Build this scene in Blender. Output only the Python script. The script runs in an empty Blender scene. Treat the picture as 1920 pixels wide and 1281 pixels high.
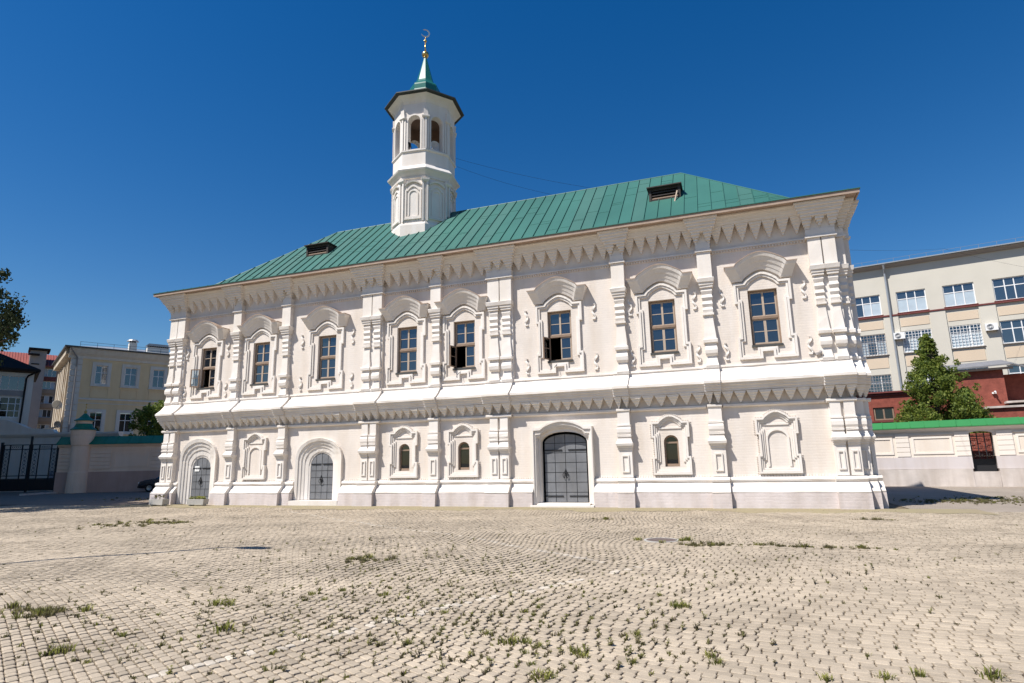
import bpy, math, random
from math import sin, cos, pi, radians, hypot, sqrt
from mathutils import Vector, Matrix
random.seed(11)
S = bpy.context.scene
COL = S.collection

# ------------------------------------------------------------------ camera
cam_d = bpy.data.cameras.new('camera'); cam = bpy.data.objects.new('camera', cam_d); COL.objects.link(cam)
cR = Vector((0.93948306, 0.34203974, -0.01950361)); cU = Vector((0.08553958, -0.17906476, 0.98011162)); cF = Vector((-0.33174472, 0.9224666, 0.19748625))
CAM = Vector((0, -22, 1.62))
M = Matrix.Identity(4)
for i in range(3):
    M[i][0] = cR[i]; M[i][1] = cU[i]; M[i][2] = -cF[i]; M[i][3] = CAM[i]
cam.matrix_world = M
cam_d.sensor_width = 36; cam_d.lens = 36 * 1126 / 1920
cam_d.clip_start = 0.05; cam_d.clip_end = 5000
S.camera = cam
FPX = 1126
def project(p):
    q = Vector(p) - CAM; w = q.dot(cF)
    if w < .1: return None
    return 960 + FPX * q.dot(cR) / w, 640.5 - FPX * q.dot(cU) / w, w

# ------------------------------------------------------------------ sky, sun, exposure
SUN = Vector((-.62 * cos(radians(54.8)), -.785 * cos(radians(54.8)), sin(radians(54.8)))).normalized()
world = bpy.data.worlds.new('World'); S.world = world; world.use_nodes = True
wn = world.node_tree.nodes; wl = world.node_tree.links
bg = wn['Background']; sky = wn.new('ShaderNodeTexSky'); sky.sky_type = 'NISHITA'; sky.sun_disc = False
sky.sun_elevation = radians(54.8); sky.sun_rotation = math.atan2(SUN.x, SUN.y)
sky.altitude = 200; sky.air_density = 1.2; sky.dust_density = 0.2; sky.ozone_density = 4.0
hs = wn.new('ShaderNodeHueSaturation'); hs.inputs['Saturation'].default_value = 1.39; hs.inputs['Value'].default_value = 1.12; hs.inputs['Hue'].default_value = .507
wl.new(sky.outputs[0], hs.inputs['Color']); wl.new(hs.outputs[0], bg.inputs[0]); bg.inputs[1].default_value = 0.066
sun_d = bpy.data.lights.new('sun', 'SUN'); sun = bpy.data.objects.new('sun', sun_d); COL.objects.link(sun)
sun_d.energy = 5.0; sun_d.angle = radians(.53); sun_d.color = (1.0, .955, .89)
sun.rotation_euler = SUN.to_track_quat('Z', 'Y').to_euler()
S.view_settings.view_transform = 'Standard'; S.view_settings.look = 'None'; S.view_settings.gamma = 1
S.view_settings.use_curve_mapping = False
S.view_settings.exposure = .45
S.render.engine = 'CYCLES'
S.cycles.max_bounces = 6; S.cycles.transparent_max_bounces = 12
S.cycles.use_denoising = True

# ------------------------------------------------------------------ materials
def mat(name, c, rough=.85, var=.08, scale=2.0, c2=None, bump=0, bscale=30, metal=0, spec=.3, world_co=False,
        courses=None, fine=0, streak=0):
    m = bpy.data.materials.new(name); m.use_nodes = True
    nt = m.node_tree; N = nt.nodes; L = nt.links
    b = N['Principled BSDF']; b.inputs['Roughness'].default_value = rough; b.inputs['Metallic'].default_value = metal
    b.inputs['Specular IOR Level'].default_value = spec
    if world_co:
        g = N.new('ShaderNodeNewGeometry'); co = g.outputs['Position']
    else:
        g = N.new('ShaderNodeTexCoord'); co = g.outputs['Object']
    nz = N.new('ShaderNodeTexNoise'); nz.inputs['Scale'].default_value = scale; nz.inputs['Detail'].default_value = 5
    nz.inputs['Roughness'].default_value = .6
    L.new(co, nz.inputs['Vector'])
    rp = N.new('ShaderNodeValToRGB'); rp.color_ramp.elements[0].position = .3; rp.color_ramp.elements[1].position = .7
    a = tuple(min(1, x * (1 - var)) for x in c); d = tuple(min(1, x * (1 + var)) for x in c) if c2 is None else c2
    rp.color_ramp.elements[0].color = (*a, 1); rp.color_ramp.elements[1].color = (*d, 1)
    L.new(nz.outputs['Fac'], rp.inputs['Fac'])
    col = rp.outputs['Color']
    if streak:
        mp = N.new('ShaderNodeMapping'); mp.inputs['Scale'].default_value = (1.6, 1.6, .22); L.new(co, mp.inputs['Vector'])
        n3 = N.new('ShaderNodeTexNoise'); n3.inputs['Scale'].default_value = 1.3; n3.inputs['Detail'].default_value = 6; L.new(mp.outputs[0], n3.inputs['Vector'])
        r3 = N.new('ShaderNodeValToRGB'); r3.color_ramp.elements[0].position = .30; r3.color_ramp.elements[1].position = .60
        k = 1 - streak
        r3.color_ramp.elements[0].color = (k, k * .97, k * .93, 1); r3.color_ramp.elements[1].color = (1, 1, 1, 1)
        L.new(n3.outputs['Fac'], r3.inputs['Fac'])
        mx = N.new('ShaderNodeMix'); mx.data_type = 'RGBA'; mx.blend_type = 'MULTIPLY'; mx.inputs[0].default_value = 1
        L.new(col, mx.inputs[6]); L.new(r3.outputs['Color'], mx.inputs[7]); col = mx.outputs[2]
    if fine:
        n4 = N.new('ShaderNodeTexNoise'); n4.inputs['Scale'].default_value = 90; n4.inputs['Detail'].default_value = 3; L.new(co, n4.inputs['Vector'])
        r4 = N.new('ShaderNodeValToRGB'); r4.color_ramp.elements[0].position = .35; r4.color_ramp.elements[1].position = .65
        r4.color_ramp.elements[0].color = (1 - fine,) * 3 + (1,); r4.color_ramp.elements[1].color = (1 + fine * .6,) * 3 + (1,)
        L.new(n4.outputs['Fac'], r4.inputs['Fac'])
        mx = N.new('ShaderNodeMix'); mx.data_type = 'RGBA'; mx.blend_type = 'MULTIPLY'; mx.inputs[0].default_value = 1
        L.new(col, mx.inputs[6]); L.new(r4.outputs['Color'], mx.inputs[7]); col = mx.outputs[2]
    hsrc = None
    if courses:
        bw, bh, mortar, mcol, mixf = courses
        sx = N.new('ShaderNodeSeparateXYZ'); L.new(co, sx.inputs[0])
        ad = N.new('ShaderNodeMath'); ad.operation = 'ADD'; L.new(sx.outputs[0], ad.inputs[0]); L.new(sx.outputs[1], ad.inputs[1])
        cx = N.new('ShaderNodeCombineXYZ'); L.new(ad.outputs[0], cx.inputs[0]); L.new(sx.outputs[2], cx.inputs[1])
        # a little waviness so that the courses are not ruled
        n5 = N.new('ShaderNodeTexNoise'); n5.inputs['Scale'].default_value = .8; L.new(co, n5.inputs['Vector'])
        sc = N.new('ShaderNodeVectorMath'); sc.operation = 'SCALE'; sc.inputs[3].default_value = .09; L.new(n5.outputs['Color'], sc.inputs[0])
        av = N.new('ShaderNodeVectorMath'); av.operation = 'ADD'; L.new(cx.outputs[0], av.inputs[0]); L.new(sc.outputs[0], av.inputs[1])
        br = N.new('ShaderNodeTexBrick'); br.inputs['Scale'].default_value = 1
        br.inputs['Brick Width'].default_value = bw; br.inputs['Row Height'].default_value = bh; br.inputs['Mortar Size'].default_value = mortar
        br.inputs['Mortar Smooth'].default_value = .9
        br.inputs['Color1'].default_value = (1, 1, 1, 1); br.inputs['Color2'].default_value = (.82, .82, .82, 1); br.inputs['Mortar'].default_value = (*mcol, 1)
        L.new(av.outputs[0], br.inputs['Vector'])
        mx = N.new('ShaderNodeMix'); mx.data_type = 'RGBA'; mx.blend_type = 'MULTIPLY'; mx.inputs[0].default_value = mixf
        L.new(col, mx.inputs[6]); L.new(br.outputs['Color'], mx.inputs[7]); col = mx.outputs[2]
        hsrc = br.outputs['Fac']
    L.new(col, b.inputs['Base Color'])
    if bump or hsrc:
        nb = N.new('ShaderNodeTexNoise'); nb.inputs['Scale'].default_value = bscale; nb.inputs['Detail'].default_value = 6; L.new(co, nb.inputs['Vector'])
        bp = N.new('ShaderNodeBump'); bp.inputs['Strength'].default_value = bump or .2; bp.inputs['Distance'].default_value = .02
        L.new(nb.outputs['Fac'], bp.inputs['Height'])
        if hsrc:
            b2 = N.new('ShaderNodeBump'); b2.invert = True; b2.inputs['Strength'].default_value = .20; b2.inputs['Distance'].default_value = .012
            L.new(hsrc, b2.inputs['Height']); L.new(bp.outputs[0], b2.inputs['Normal']); L.new(b2.outputs[0], b.inputs['Normal'])
        else:
            L.new(bp.outputs[0], b.inputs['Normal'])
    return m

def glass(name, tint, refl=.14, opaque=1.0, rough=.02):
    m = bpy.data.materials.new(name); m.use_nodes = True; N = m.node_tree.nodes; L = m.node_tree.links
    N.remove(N['Principled BSDF']); out = N['Material Output']
    g = N.new('ShaderNodeBsdfGlossy'); g.inputs['Roughness'].default_value = rough; g.inputs['Color'].default_value = (.9, .95, 1, 1)
    d = N.new('ShaderNodeBsdfDiffuse'); d.inputs['Color'].default_value = (*tint, 1)
    t = N.new('ShaderNodeBsdfTransparent'); t.inputs['Color'].default_value = (.82, .86, .88, 1)
    a = N.new('ShaderNodeMixShader'); a.inputs[0].default_value = opaque; L.new(t.outputs[0], a.inputs[1]); L.new(d.outputs[0], a.inputs[2])
    f = N.new('ShaderNodeLayerWeight'); f.inputs['Blend'].default_value = .35
    mr = N.new('ShaderNodeMapRange'); mr.inputs[3].default_value = refl; mr.inputs[4].default_value = 1; L.new(f.outputs['Fresnel'], mr.inputs[0])
    mr.inputs[1].default_value = .04
    nz = N.new('ShaderNodeTexNoise'); nz.inputs['Scale'].default_value = 1.6
    tc = N.new('ShaderNodeNewGeometry'); L.new(tc.outputs['Position'], nz.inputs['Vector'])
    bp = N.new('ShaderNodeBump'); bp.inputs['Strength'].default_value = .025; bp.inputs['Distance'].default_value = .03; L.new(nz.outputs['Fac'], bp.inputs['Height']); L.new(bp.outputs[0], g.inputs['Normal'])
    b = N.new('ShaderNodeMixShader'); L.new(mr.outputs[0], b.inputs[0]); L.new(a.outputs[0], b.inputs[1]); L.new(g.outputs[0], b.inputs[2])
    L.new(b.outputs[0], out.inputs['Surface'])
    return m

BR = (.27, .088, .014, (.90, .89, .88), .09)
m_wall = mat('limewashed_brick', (.70, .635, .575), .9, .065, .7, bump=.18, bscale=9, courses=BR, streak=.09)
m_trim = mat('white_limewash', (.735, .688, .64), .85, .04, 1.5, bump=.15, bscale=14, streak=.07)
m_corb = mat('white_corbel', (.72, .675, .625), .88, .05, 3, bump=.2, bscale=20)
m_plinth = mat('pinkish_plinth', (.60, .535, .515), .9, .07, 2.2, bump=.4, bscale=11, courses=(.3, .1, .016, (.9, .9, .9), .08), streak=.16)
m_fascia = mat('tan_fascia', (.36, .27, .21), .7, .12, 4)
m_roof = mat('green_roof_paint', (.030, .122, .098), .5, .10, .35, c2=(.036, .138, .110), bump=.06, bscale=5, spec=.4)
m_green2 = mat('bright_green_cap', (.036, .195, .060), .45, .08, .6, spec=.4)
m_green3 = mat('dark_green_cap', (.010, .16, .095), .45, .12, .6, spec=.4)
m_dkwood = mat('dark_wood', (.05, .040, .036), .8, .2, 6)
m_frame = mat('brown_window_wood', (.25, .175, .125), .7, .14, 8)
m_frame_l = mat('pale_window_wood', (.42, .335, .26), .7, .10, 8)
m_sill = mat('grey_sill_metal', (.07, .07, .065), .5, .1, 4)
m_pane = glass('window_glass', (.014, .017, .024), .13)
m_pane_dk = glass('dark_window_glass', (.010, .011, .012), .05)
m_pane_cl = glass('clear_glass', (.02, .02, .02), .07, 0.0)
m_pane_bg = glass('far_window_glass', (.03, .042, .06), .14)
m_blind = mat('papered_pane', (.42, .50, .56), .5, .08, 1.5)
m_door = mat('grey_door_iron', (.165, .170, .182), .5, .16, 2.5, bump=.15, bscale=12, metal=.0, spec=.5, streak=.12)
m_iron = mat('black_iron', (.012, .012, .014), .5, .1, 5, spec=.4)
m_paper = mat('white_paper', (.82, .82, .80), .8, .02, 2)
m_ink = mat('grey_ink', (.2, .2, .22), .8, .05, 2)
m_gold = mat('gilded_metal', (.62, .42, .14), .28, .08, 3, metal=.9)
m_silver = mat('pale_gilded_metal', (.75, .68, .52), .3, .05, 3, metal=.8)
m_spire = mat('green_spire_metal', (.022, .145, .105), .24, .08, 1.2, spec=.75)
m_soffit = mat('dark_grey_soffit', (.045, .05, .047), .7, .1, 3)
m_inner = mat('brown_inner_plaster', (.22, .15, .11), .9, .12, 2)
m_conc = mat('grey_concrete', (.42, .40, .37), .9, .12, 5, bump=.3, bscale=30)
m_paver = mat('paver_concrete', (.405, .336, .252), .92, .13, .5, bump=.15, bscale=60, world_co=True, fine=.10)
m_paint = mat('worn_white_paint', (.50, .44, .36), .85, .2, 9, bump=.2, bscale=60, world_co=True, fine=.12)
m_sand = mat('joint_sand', (.15, .115, .075), .95, .2, .7, c2=(.21, .165, .11), bump=.4, bscale=25, world_co=True, fine=.25)
m_rust = mat('rusty_cover_iron', (.13, .10, .09), .8, .2, 8)
m_grass = mat('weed_green', (.20, .235, .045), .8, .3, 6, c2=(.40, .39, .11), world_co=True)
m_grass2 = mat('weed_dull_green', (.17, .175, .065), .85, .3, 6, c2=(.27, .24, .11), world_co=True)
m_grass3 = mat('weed_dry_stem', (.10, .075, .05), .9, .3, 6, world_co=True)
m_leafA = mat('leaf_green', (.19, .24, .04), .6, .25, 1.5, world_co=True, spec=.4)
m_leafB = mat('leaf_dark_green', (.11, .16, .03), .6, .25, 1.5, world_co=True, spec=.4)
m_leafC = mat('leaf_light_green', (.27, .31, .065), .6, .25, 1.5, world_co=True, spec=.4)
m_leafD = mat('leaf_deep_shade_green', (.030, .045, .014), .7, .25, 1.5, world_co=True)  # left tree's shade painted into these two darker leaf greens
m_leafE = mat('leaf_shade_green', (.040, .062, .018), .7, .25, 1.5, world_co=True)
m_bark = mat('bark', (.09, .07, .05), .95, .25, 12, bump=.6, bscale=25)
m_cream = mat('cream_wall_paint', (.74, .66, .58), .88, .04, .8, bump=.1, bscale=12, streak=.07)
m_creamw = mat('pale_cream_paint', (.77, .695, .62), .88, .03, .8)
m_dado = mat('lilac_grey_dado', (.60, .545, .535), .88, .05, .8, streak=.10)
m_stainc = mat('stained_concrete', (.56, .50, .46), .92, .12, 1.4, bump=.3, bscale=12, streak=.26)
m_pinkw = mat('dusty_pink_wall', (.84, .62, .47), .9, .06, .8, streak=.06)
m_pinkd = mat('dusty_mauve_dado', (.50, .325, .265), .9, .08, .8, streak=.1)
m_school = mat('school_plaster', (.575, .54, .465), .9, .04, .5, streak=0)
m_schooly = mat('school_ochre_panel', (.62, .505, .38), .9, .05, .5)
m_red = mat('red_brick', (.25, .072, .052), .9, .22, 4, bump=.3, bscale=20, courses=(.26, .078, .010, (1.25, 1.1, 1.0), .55))
m_redtrim = mat('red_brown_flashing', (.16, .045, .040), .6, .1, 3)
m_grey_roof = mat('grey_roof_sheet', (.20, .20, .21), .5, .12, 1.5, spec=.4)
m_zinc = mat('zinc_sheet', (.34, .36, .38), .42, .1, 1.2, metal=.35)
m_white = mat('white_plastic', (.78, .78, .77), .5, .03, 3)
m_yel = mat('yellow_stucco', (.74, .58, .36), .9, .05, .6, streak=.06)
m_stuc = mat('white_stucco', (.66, .635, .585), .9, .05, .8, streak=.1)
m_worn = mat('flaking_stucco', (.70, .64, .54), .9, .1, .9, c2=(.42, .33, .24), bump=.3, bscale=4, streak=.2)
m_grey_bl = mat('grey_block', (.30, .28, .27), .9, .06, .8)
m_beige = mat('beige_render', (.33, .26, .20), .9, .06, .8)
m_tile = mat('red_roof_tile', (.25, .068, .054), .7, .15, 4)
m_dkroof = mat('near_black_roof', (.020, .018, .018), .85, .15, 2, spec=.1)
m_car = mat('dark_blue_car_paint', (.010, .012, .018), .25, .05, 2, spec=.6)
m_rub = mat('black_rubber', (.012, .012, .012), .8, .1, 5)
m_alloy = mat('grey_alloy', (.30, .30, .31), .35, .05, 5, metal=.7)
m_blue = mat('blue_tile_band', (.12, .17, .32), .6, .25, 9, c2=(.5, .5, .48))
m_teal = mat('teal_paint', (.02, .18, .19), .5, .1, 3)
m_pinkf = mat('pink_petals', (.62, .18, .30), .7, .3, 20)
m_yard = mat('shaded_yard_ground', (.24, .185, .14), .95, .15, 1, fine=.2, world_co=True)  # darker than the square's pavers: yard shade put into the ground colour
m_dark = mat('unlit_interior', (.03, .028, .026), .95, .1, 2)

def leafy(m, f=.5):
    nt = m.node_tree; N = nt.nodes; L = nt.links; b = N['Principled BSDF']; out = N['Material Output']
    t = N.new('ShaderNodeBsdfTranslucent'); L.new(b.inputs['Base Color'].links[0].from_socket, t.inputs['Color'])
    mx = N.new('ShaderNodeMixShader'); mx.inputs[0].default_value = f; L.new(b.outputs[0], mx.inputs[1]); L.new(t.outputs[0], mx.inputs[2]); L.new(mx.outputs[0], out.inputs['Surface'])
for m_ in (m_leafA, m_leafB, m_leafC, m_grass, m_grass2): leafy(m_)

def tinted(m):
    nt = m.node_tree; N = nt.nodes; L = nt.links; b = N['Principled BSDF']; src = b.inputs['Base Color'].links[0].from_socket
    at = N.new('ShaderNodeAttribute'); at.attribute_name = 'tint'
    mx = N.new('ShaderNodeVectorMath'); mx.operation = 'SCALE'; L.new(src, mx.inputs[0]); L.new(at.outputs['Fac'], mx.inputs[3])
    # greyish old stains of their own outline
    g = N.new('ShaderNodeNewGeometry'); n = N.new('ShaderNodeTexNoise'); n.inputs['Scale'].default_value = 1.1; n.inputs['Detail'].default_value = 7; n.inputs['Roughness'].default_value = .72; L.new(g.outputs['Position'], n.inputs['Vector'])
    r = N.new('ShaderNodeValToRGB'); r.color_ramp.elements[0].position = .32; r.color_ramp.elements[1].position = .50; r.color_ramp.elements[0].color = (.70, .69, .68, 1); r.color_ramp.elements[1].color = (1, 1, 1, 1); L.new(n.outputs['Fac'], r.inputs['Fac'])
    m2 = N.new('ShaderNodeMix'); m2.data_type = 'RGBA'; m2.blend_type = 'MULTIPLY'; m2.inputs[0].default_value = 1; L.new(mx.outputs[0], m2.inputs[6]); L.new(r.outputs['Color'], m2.inputs[7])
    L.new(m2.outputs[2], b.inputs['Base Color'])
tinted(m_paver); tinted(m_paint)

# ------------------------------------------------------------------ mesh helpers
def hj(x, y, z, k):
    v = sin(x * 12.9898 + y * 78.233 + z * 37.719 + k * 5.13) * 43758.5453
    return v - math.floor(v) - .5

class MB:
    def __init__(s): s.v = []; s.f = []; s.m = []; s.M = None
    def add(s, vs, fs, mi=0):
        o = len(s.v)
        if s.M is not None: vs = [tuple(s.M @ Vector(p)) for p in vs]
        s.v.extend(vs)
        for f in fs: s.f.append([i + o for i in f]); s.m.append(mi)
        return s
    def box(s, x0, x1, y0, y1, z0, z1, mi=0):
        return s.add([(x0, y0, z0), (x1, y0, z0), (x1, y1, z0), (x0, y1, z0), (x0, y0, z1), (x1, y0, z1), (x1, y1, z1), (x0, y1, z1)],
                     [(0, 3, 2, 1), (4, 5, 6, 7), (0, 1, 5, 4), (1, 2, 6, 5), (2, 3, 7, 6), (3, 0, 4, 7)], mi)
    def loft(s, rings, mi=0, wrap=True, caps=True):
        n = len(rings[0]); vs = [p for r in rings for p in r]; fs = []
        for k in range(len(rings) - 1):
            for i in range(n if wrap else n - 1):
                j = (i + 1) % n; fs.append((k * n + i, k * n + j, (k + 1) * n + j, (k + 1) * n + i))
        if caps: fs.append(tuple(range(n))[::-1]); fs.append(tuple((len(rings) - 1) * n + i for i in range(n)))
        return s.add(vs, fs, mi)
    def rprof(s, prof, xc=0, yb=.04, mi=0, y0=0):
        """prof: (z, halfwidth, protrusion) -> stacked rectangular loft standing on the wall plane y0"""
        return s.loft([[(xc - h, yb, z), (xc - h, y0 - p, z), (xc + h, y0 - p, z), (xc + h, yb, z)] for z, h, p in prof], mi)
    def xprof(s, x0, x1, prof, mi=0, step=.55):
        n = max(1, int(round((x1 - x0) / step)))
        return s.loft([[(x0 + (x1 - x0) * k / n, y, z) for y, z in prof] for k in range(n + 1)], mi)
    def prism(s, poly, y0, y1, mi=0):
        n = len(poly)
        vs = [(x, y0, z) for x, z in poly] + [(x, y1, z) for x, z in poly]
        return s.add(vs, [tuple(range(n)), tuple(range(n, 2 * n))[::-1]] + [(i, i + n, (i + 1) % n + n, (i + 1) % n) for i in range(n)], mi)
    def tube(s, pts, r, seg=6, mi=0):
        rings = []
        for i, p in enumerate(pts):
            p = Vector(p); a = Vector(pts[max(0, i - 1)]); b = Vector(pts[min(len(pts) - 1, i + 1)])
            d = (b - a).normalized(); u = d.orthogonal().normalized() if i == 0 else (u - d * u.dot(d)).normalized()
            w = d.cross(u); rr = r[i] if isinstance(r, (list, tuple)) else r
            rings.append([tuple(p + u * rr * cos(2 * pi * k / seg) + w * rr * sin(2 * pi * k / seg)) for k in range(seg)])
        return s.loft(rings, mi)
    def lathe(s, prof, seg=16, c=(0, 0), a0=0, mi=0, caps=True):
        return s.loft([[(c[0] + r * cos(a0 + 2 * pi * k / seg), c[1] + r * sin(a0 + 2 * pi * k / seg), z) for k in range(seg)] for r, z in prof], mi, True, caps)
    def band(s, conts, ys, mi=0, yb=.04, close=False, slant=0):
        """conts: K+1 outlines (x,z) with equal counts, from inner to outer; ring k lies at y=-ys[k] -> stepped moulding"""
        n = len(conts[0]); K = len(conts) - 1; rings = []
        for i in range(n):
            r = [(conts[0][i][0], yb, conts[0][i][1])]
            for k in range(K):
                y2 = ys[k] + slant * ((ys[k + 1] if k + 1 < K else ys[k] + .06) - ys[k]); r.append((conts[k][i][0], -ys[k], conts[k][i][1])); r.append((conts[k + 1][i][0], -y2, conts[k + 1][i][1]))
            r.append((conts[K][i][0], yb, conts[K][i][1])); rings.append(r)
        if close: rings.append(rings[0])
        return s.loft(rings, mi, True, not close)
    def build(s, name, mats, parent=None, loc=(0, 0, 0), rz=0, smooth=False, jit=0, kind=None):
        if jit: s.v = [(x + jit * 2 * hj(round(x, 3), round(y, 3), round(z, 3), 1), y + jit * 2 * hj(round(x, 3), round(y, 3), round(z, 3), 2), z + jit * 2 * hj(round(x, 3), round(y, 3), round(z, 3), 3)) for x, y, z in s.v]
        me = bpy.data.meshes.new(name); me.from_pydata(s.v, [], s.f)
        for m in (mats if isinstance(mats, (list, tuple)) else [mats]): me.materials.append(m)
        if any(s.m): me.polygons.foreach_set('material_index', s.m)
        if smooth: me.polygons.foreach_set('use_smooth', [True] * len(s.f))
        me.update()
        return put(name, me, parent, loc, rz, kind)

def put(name, me, parent=None, loc=(0, 0, 0), rz=0, kind=None, scale=None):
    o = bpy.data.objects.new(name, me); COL.objects.link(o); o.location = loc; o.rotation_euler = (0, 0, rz) if not isinstance(rz, tuple) else rz
    if scale: o.scale = scale
    if parent: o.parent = parent
    if kind: o['kind'] = kind
    return o
def thing(name, label, cat, loc=(0, 0, 0), rz=0, group=None):
    o = bpy.data.objects.new(name, None); COL.objects.link(o); o.empty_display_size = .3
    o.location = loc; o.rotation_euler = (0, 0, rz); return tag(o, label, cat, group)
def tag(o, label, cat, group=None):
    o['label'] = label; o['category'] = cat
    if group: o['group'] = group
    return o

def arch(xc, w, zs, h, n=12, p=1.0):
    """points of an arch from left springing to right springing (half ellipse, p>1 flatter)"""
    return [(xc - w / 2 * cos(pi * i / n), zs + h * abs(sin(pi * i / n)) ** p) for i in range(n + 1)]
def ogee(xc, a, z0, h, n=22, mix=.32):
    out = []
    for i in range(n + 1):
        u = -1 + 2 * i / n
        out.append((xc + a * u, z0 + h * (mix * (cos(pi * u) + 1) / 2 + (1 - mix) * max(0, 1 - u * u) ** .62)))
    return out
def offset(poly, d):
    """mitred inward offset of a closed polygon given counter-clockwise in (x,z)"""
    n = len(poly); out = []
    ar = sum(poly[i][0] * poly[(i + 1) % n][1] - poly[(i + 1) % n][0] * poly[i][1] for i in range(n))
    sg = 1 if ar > 0 else -1
    for i in range(n):
        p0 = Vector(poly[i - 1]); p1 = Vector(poly[i]); p2 = Vector(poly[(i + 1) % n])
        e1 = (p1 - p0).normalized(); e2 = (p2 - p1).normalized()
        n1 = Vector((-e1.y, e1.x)) * sg; n2 = Vector((-e2.y, e2.x)) * sg
        b = n1 + n2; k = b.dot(n1); b = b / k if abs(k) > .25 else n1
        q = p1 + b * d; out.append((q.x, q.y))
    return out
def holes(mb, x0, x1, z0, z1, y, ops, depth, mi=0, rmi=None, back=None):
    """wall sheet at plane y with openings; ops: outlines [(x,z)...] from bottom-left up over to bottom-right"""
    bbs = [(min(p[0] for p in o), max(p[0] for p in o), min(p[1] for p in o), max(p[1] for p in o)) for o in ops]
    xs = sorted({x0, x1, *[b[0] for b in bbs], *[b[1] for b in bbs]}); zs = sorted({z0, z1, *[b[2] for b in bbs], *[b[3] for b in bbs]})
    for i in range(len(xs) - 1):
        for j in range(len(zs) - 1):
            cx = (xs[i] + xs[i + 1]) / 2; cz = (zs[j] + zs[j + 1]) / 2
            if any(b[0] < cx < b[1] and b[2] < cz < b[3] for b in bbs): continue
            mb.add([(xs[i], y, zs[j]), (xs[i + 1], y, zs[j]), (xs[i + 1], y, zs[j + 1]), (xs[i], y, zs[j + 1])], [(0, 1, 2, 3)], mi)
    for o, b in zip(ops, bbs):
        k = max(range(len(o)), key=lambda i: (o[i][1], -abs(o[i][0] - (b[0] + b[1]) / 2)))
        if len(o) > 4:
            L = [p for p in o[:k + 1] if p[1] > b[2] + 1e-6]; R = [p for p in o[k:] if p[1] > b[2] + 1e-6]
            for P, cx in ((L, b[0]), (R, b[1])):
                for a, c in zip(P[:-1], P[1:]):
                    if abs(a[0] - c[0]) < 1e-6: continue
                    mb.add([(a[0], y, a[1]), (c[0], y, c[1]), (c[0], y, b[3]), (a[0], y, b[3])] if (abs(c[1] - b[3]) > 1e-6 and abs(a[1] - b[3]) > 1e-6) else
                           ([(a[0], y, a[1]), (c[0], y, c[1]), (a[0], y, b[3])] if abs(c[1] - b[3]) < 1e-6 else [(a[0], y, a[1]), (c[0], y, c[1]), (c[0], y, b[3])]),
                           [(0, 1, 2, 3)] if (abs(c[1] - b[3]) > 1e-6 and abs(a[1] - b[3]) > 1e-6) else [(0, 1, 2)], mi)
        pts = o + [o[0]]
        for a, c in zip(pts[:-1], pts[1:]):
            mb.add([(a[0], y, a[1]), (c[0], y, c[1]), (c[0], y + depth, c[1]), (a[0], y + depth, a[1])], [(0, 1, 2, 3)], mi if rmi is None else rmi)

# ------------------------------------------------------------------ ground
def hgt(x, y):
    f = max(0, min(1, (-1.0 - y) / 3)) * max(0, min(1, (y + 21.5) / 3)) if y < -1 else 0
    f *= .5 * max(0, min(1, (30 - abs(x + 6)) / 4))
    return f * (.022 * sin(.9 * x + .55 * y + 1) + .018 * sin(1.7 * y - .6 * x) + .010 * sin(2.3 * x + 1.1 * y))
def axis(lo, hi, fine, far):
    a = [lo + (hi - lo) * i / int((hi - lo) / fine) for i in range(int((hi - lo) / fine) + 1)]
    return [-far, -far / 4, -far / 12] + a + [far / 12, far / 4, far]
gx = axis(-60, 40, .8, 1500); gy = axis(-40, 45, .8, 1500)
mb = MB(); nx = len(gx)
mb.v = [(x, y, hgt(x, y) - .022) for y in gy for x in gx]
mb.f = [(j * nx + i, j * nx + i + 1, (j + 1) * nx + i + 1, (j + 1) * nx + i) for j in range(len(gy) - 1) for i in range(nx - 1)]; mb.m = [0] * len(mb.f)
ground = mb.build('paved_square', m_sand, kind='structure', smooth=True)
# far paving (behind the mosque's line, in the yards left and right): sheet with paver pattern, pieces too small to tell apart
m_farpave = mat('far_paving', (.335, .285, .235), .92, .14, .5, bump=.2, bscale=40, world_co=True, fine=.12)
def farpave_nodes():
    nt = m_farpave.node_tree; N = nt.nodes; L = nt.links; b = N['Principled BSDF']
    src = b.inputs['Base Color'].links[0].from_socket
    g = N.new('ShaderNodeNewGeometry'); br = N.new('ShaderNodeTexBrick'); br.inputs['Scale'].default_value = 1
    br.inputs['Brick Width'].default_value = .2; br.inputs['Row Height'].default_value = .125; br.inputs['Mortar Size'].default_value = .008
    br.inputs['Color1'].default_value = (1, 1, 1, 1); br.inputs['Color2'].default_value = (.88, .88, .88, 1); br.inputs['Mortar'].default_value = (.42, .38, .33, 1)
    L.new(g.outputs['Position'], br.inputs['Vector'])
    mx = N.new('ShaderNodeMix'); mx.data_type = 'RGBA'; mx.blend_type = 'MULTIPLY'; mx.inputs[0].default_value = 1
    L.new(src, mx.inputs[6]); L.new(br.outputs['Color'], mx.inputs[7]); L.new(mx.outputs[2], b.inputs['Base Color'])
farpave_nodes()
mb = MB()
mb.add([(4.9, -1.0, -.006), (32, -1.0, -.006), (32, 14, -.006), (4.9, 16.5, -.006)], [(0, 1, 2, 3)])
mb.build('side_paving', m_farpave, kind='structure')
mb = MB(); mb.add([(-85, -.3, -.006), (-27.2, -1.0, -.006), (-27.2, 30, -.006), (-85, 30, -.006)], [(0, 1, 2, 3)])
mb.build('yard_paving', m_yard, kind='structure')
m_verge = mat('dry_sand', (.37, .30, .20), .95, .2, 1.2, c2=(.30, .26, .15), bump=.4, bscale=25, world_co=True, fine=.25)
mb = MB(); n = 130
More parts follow.
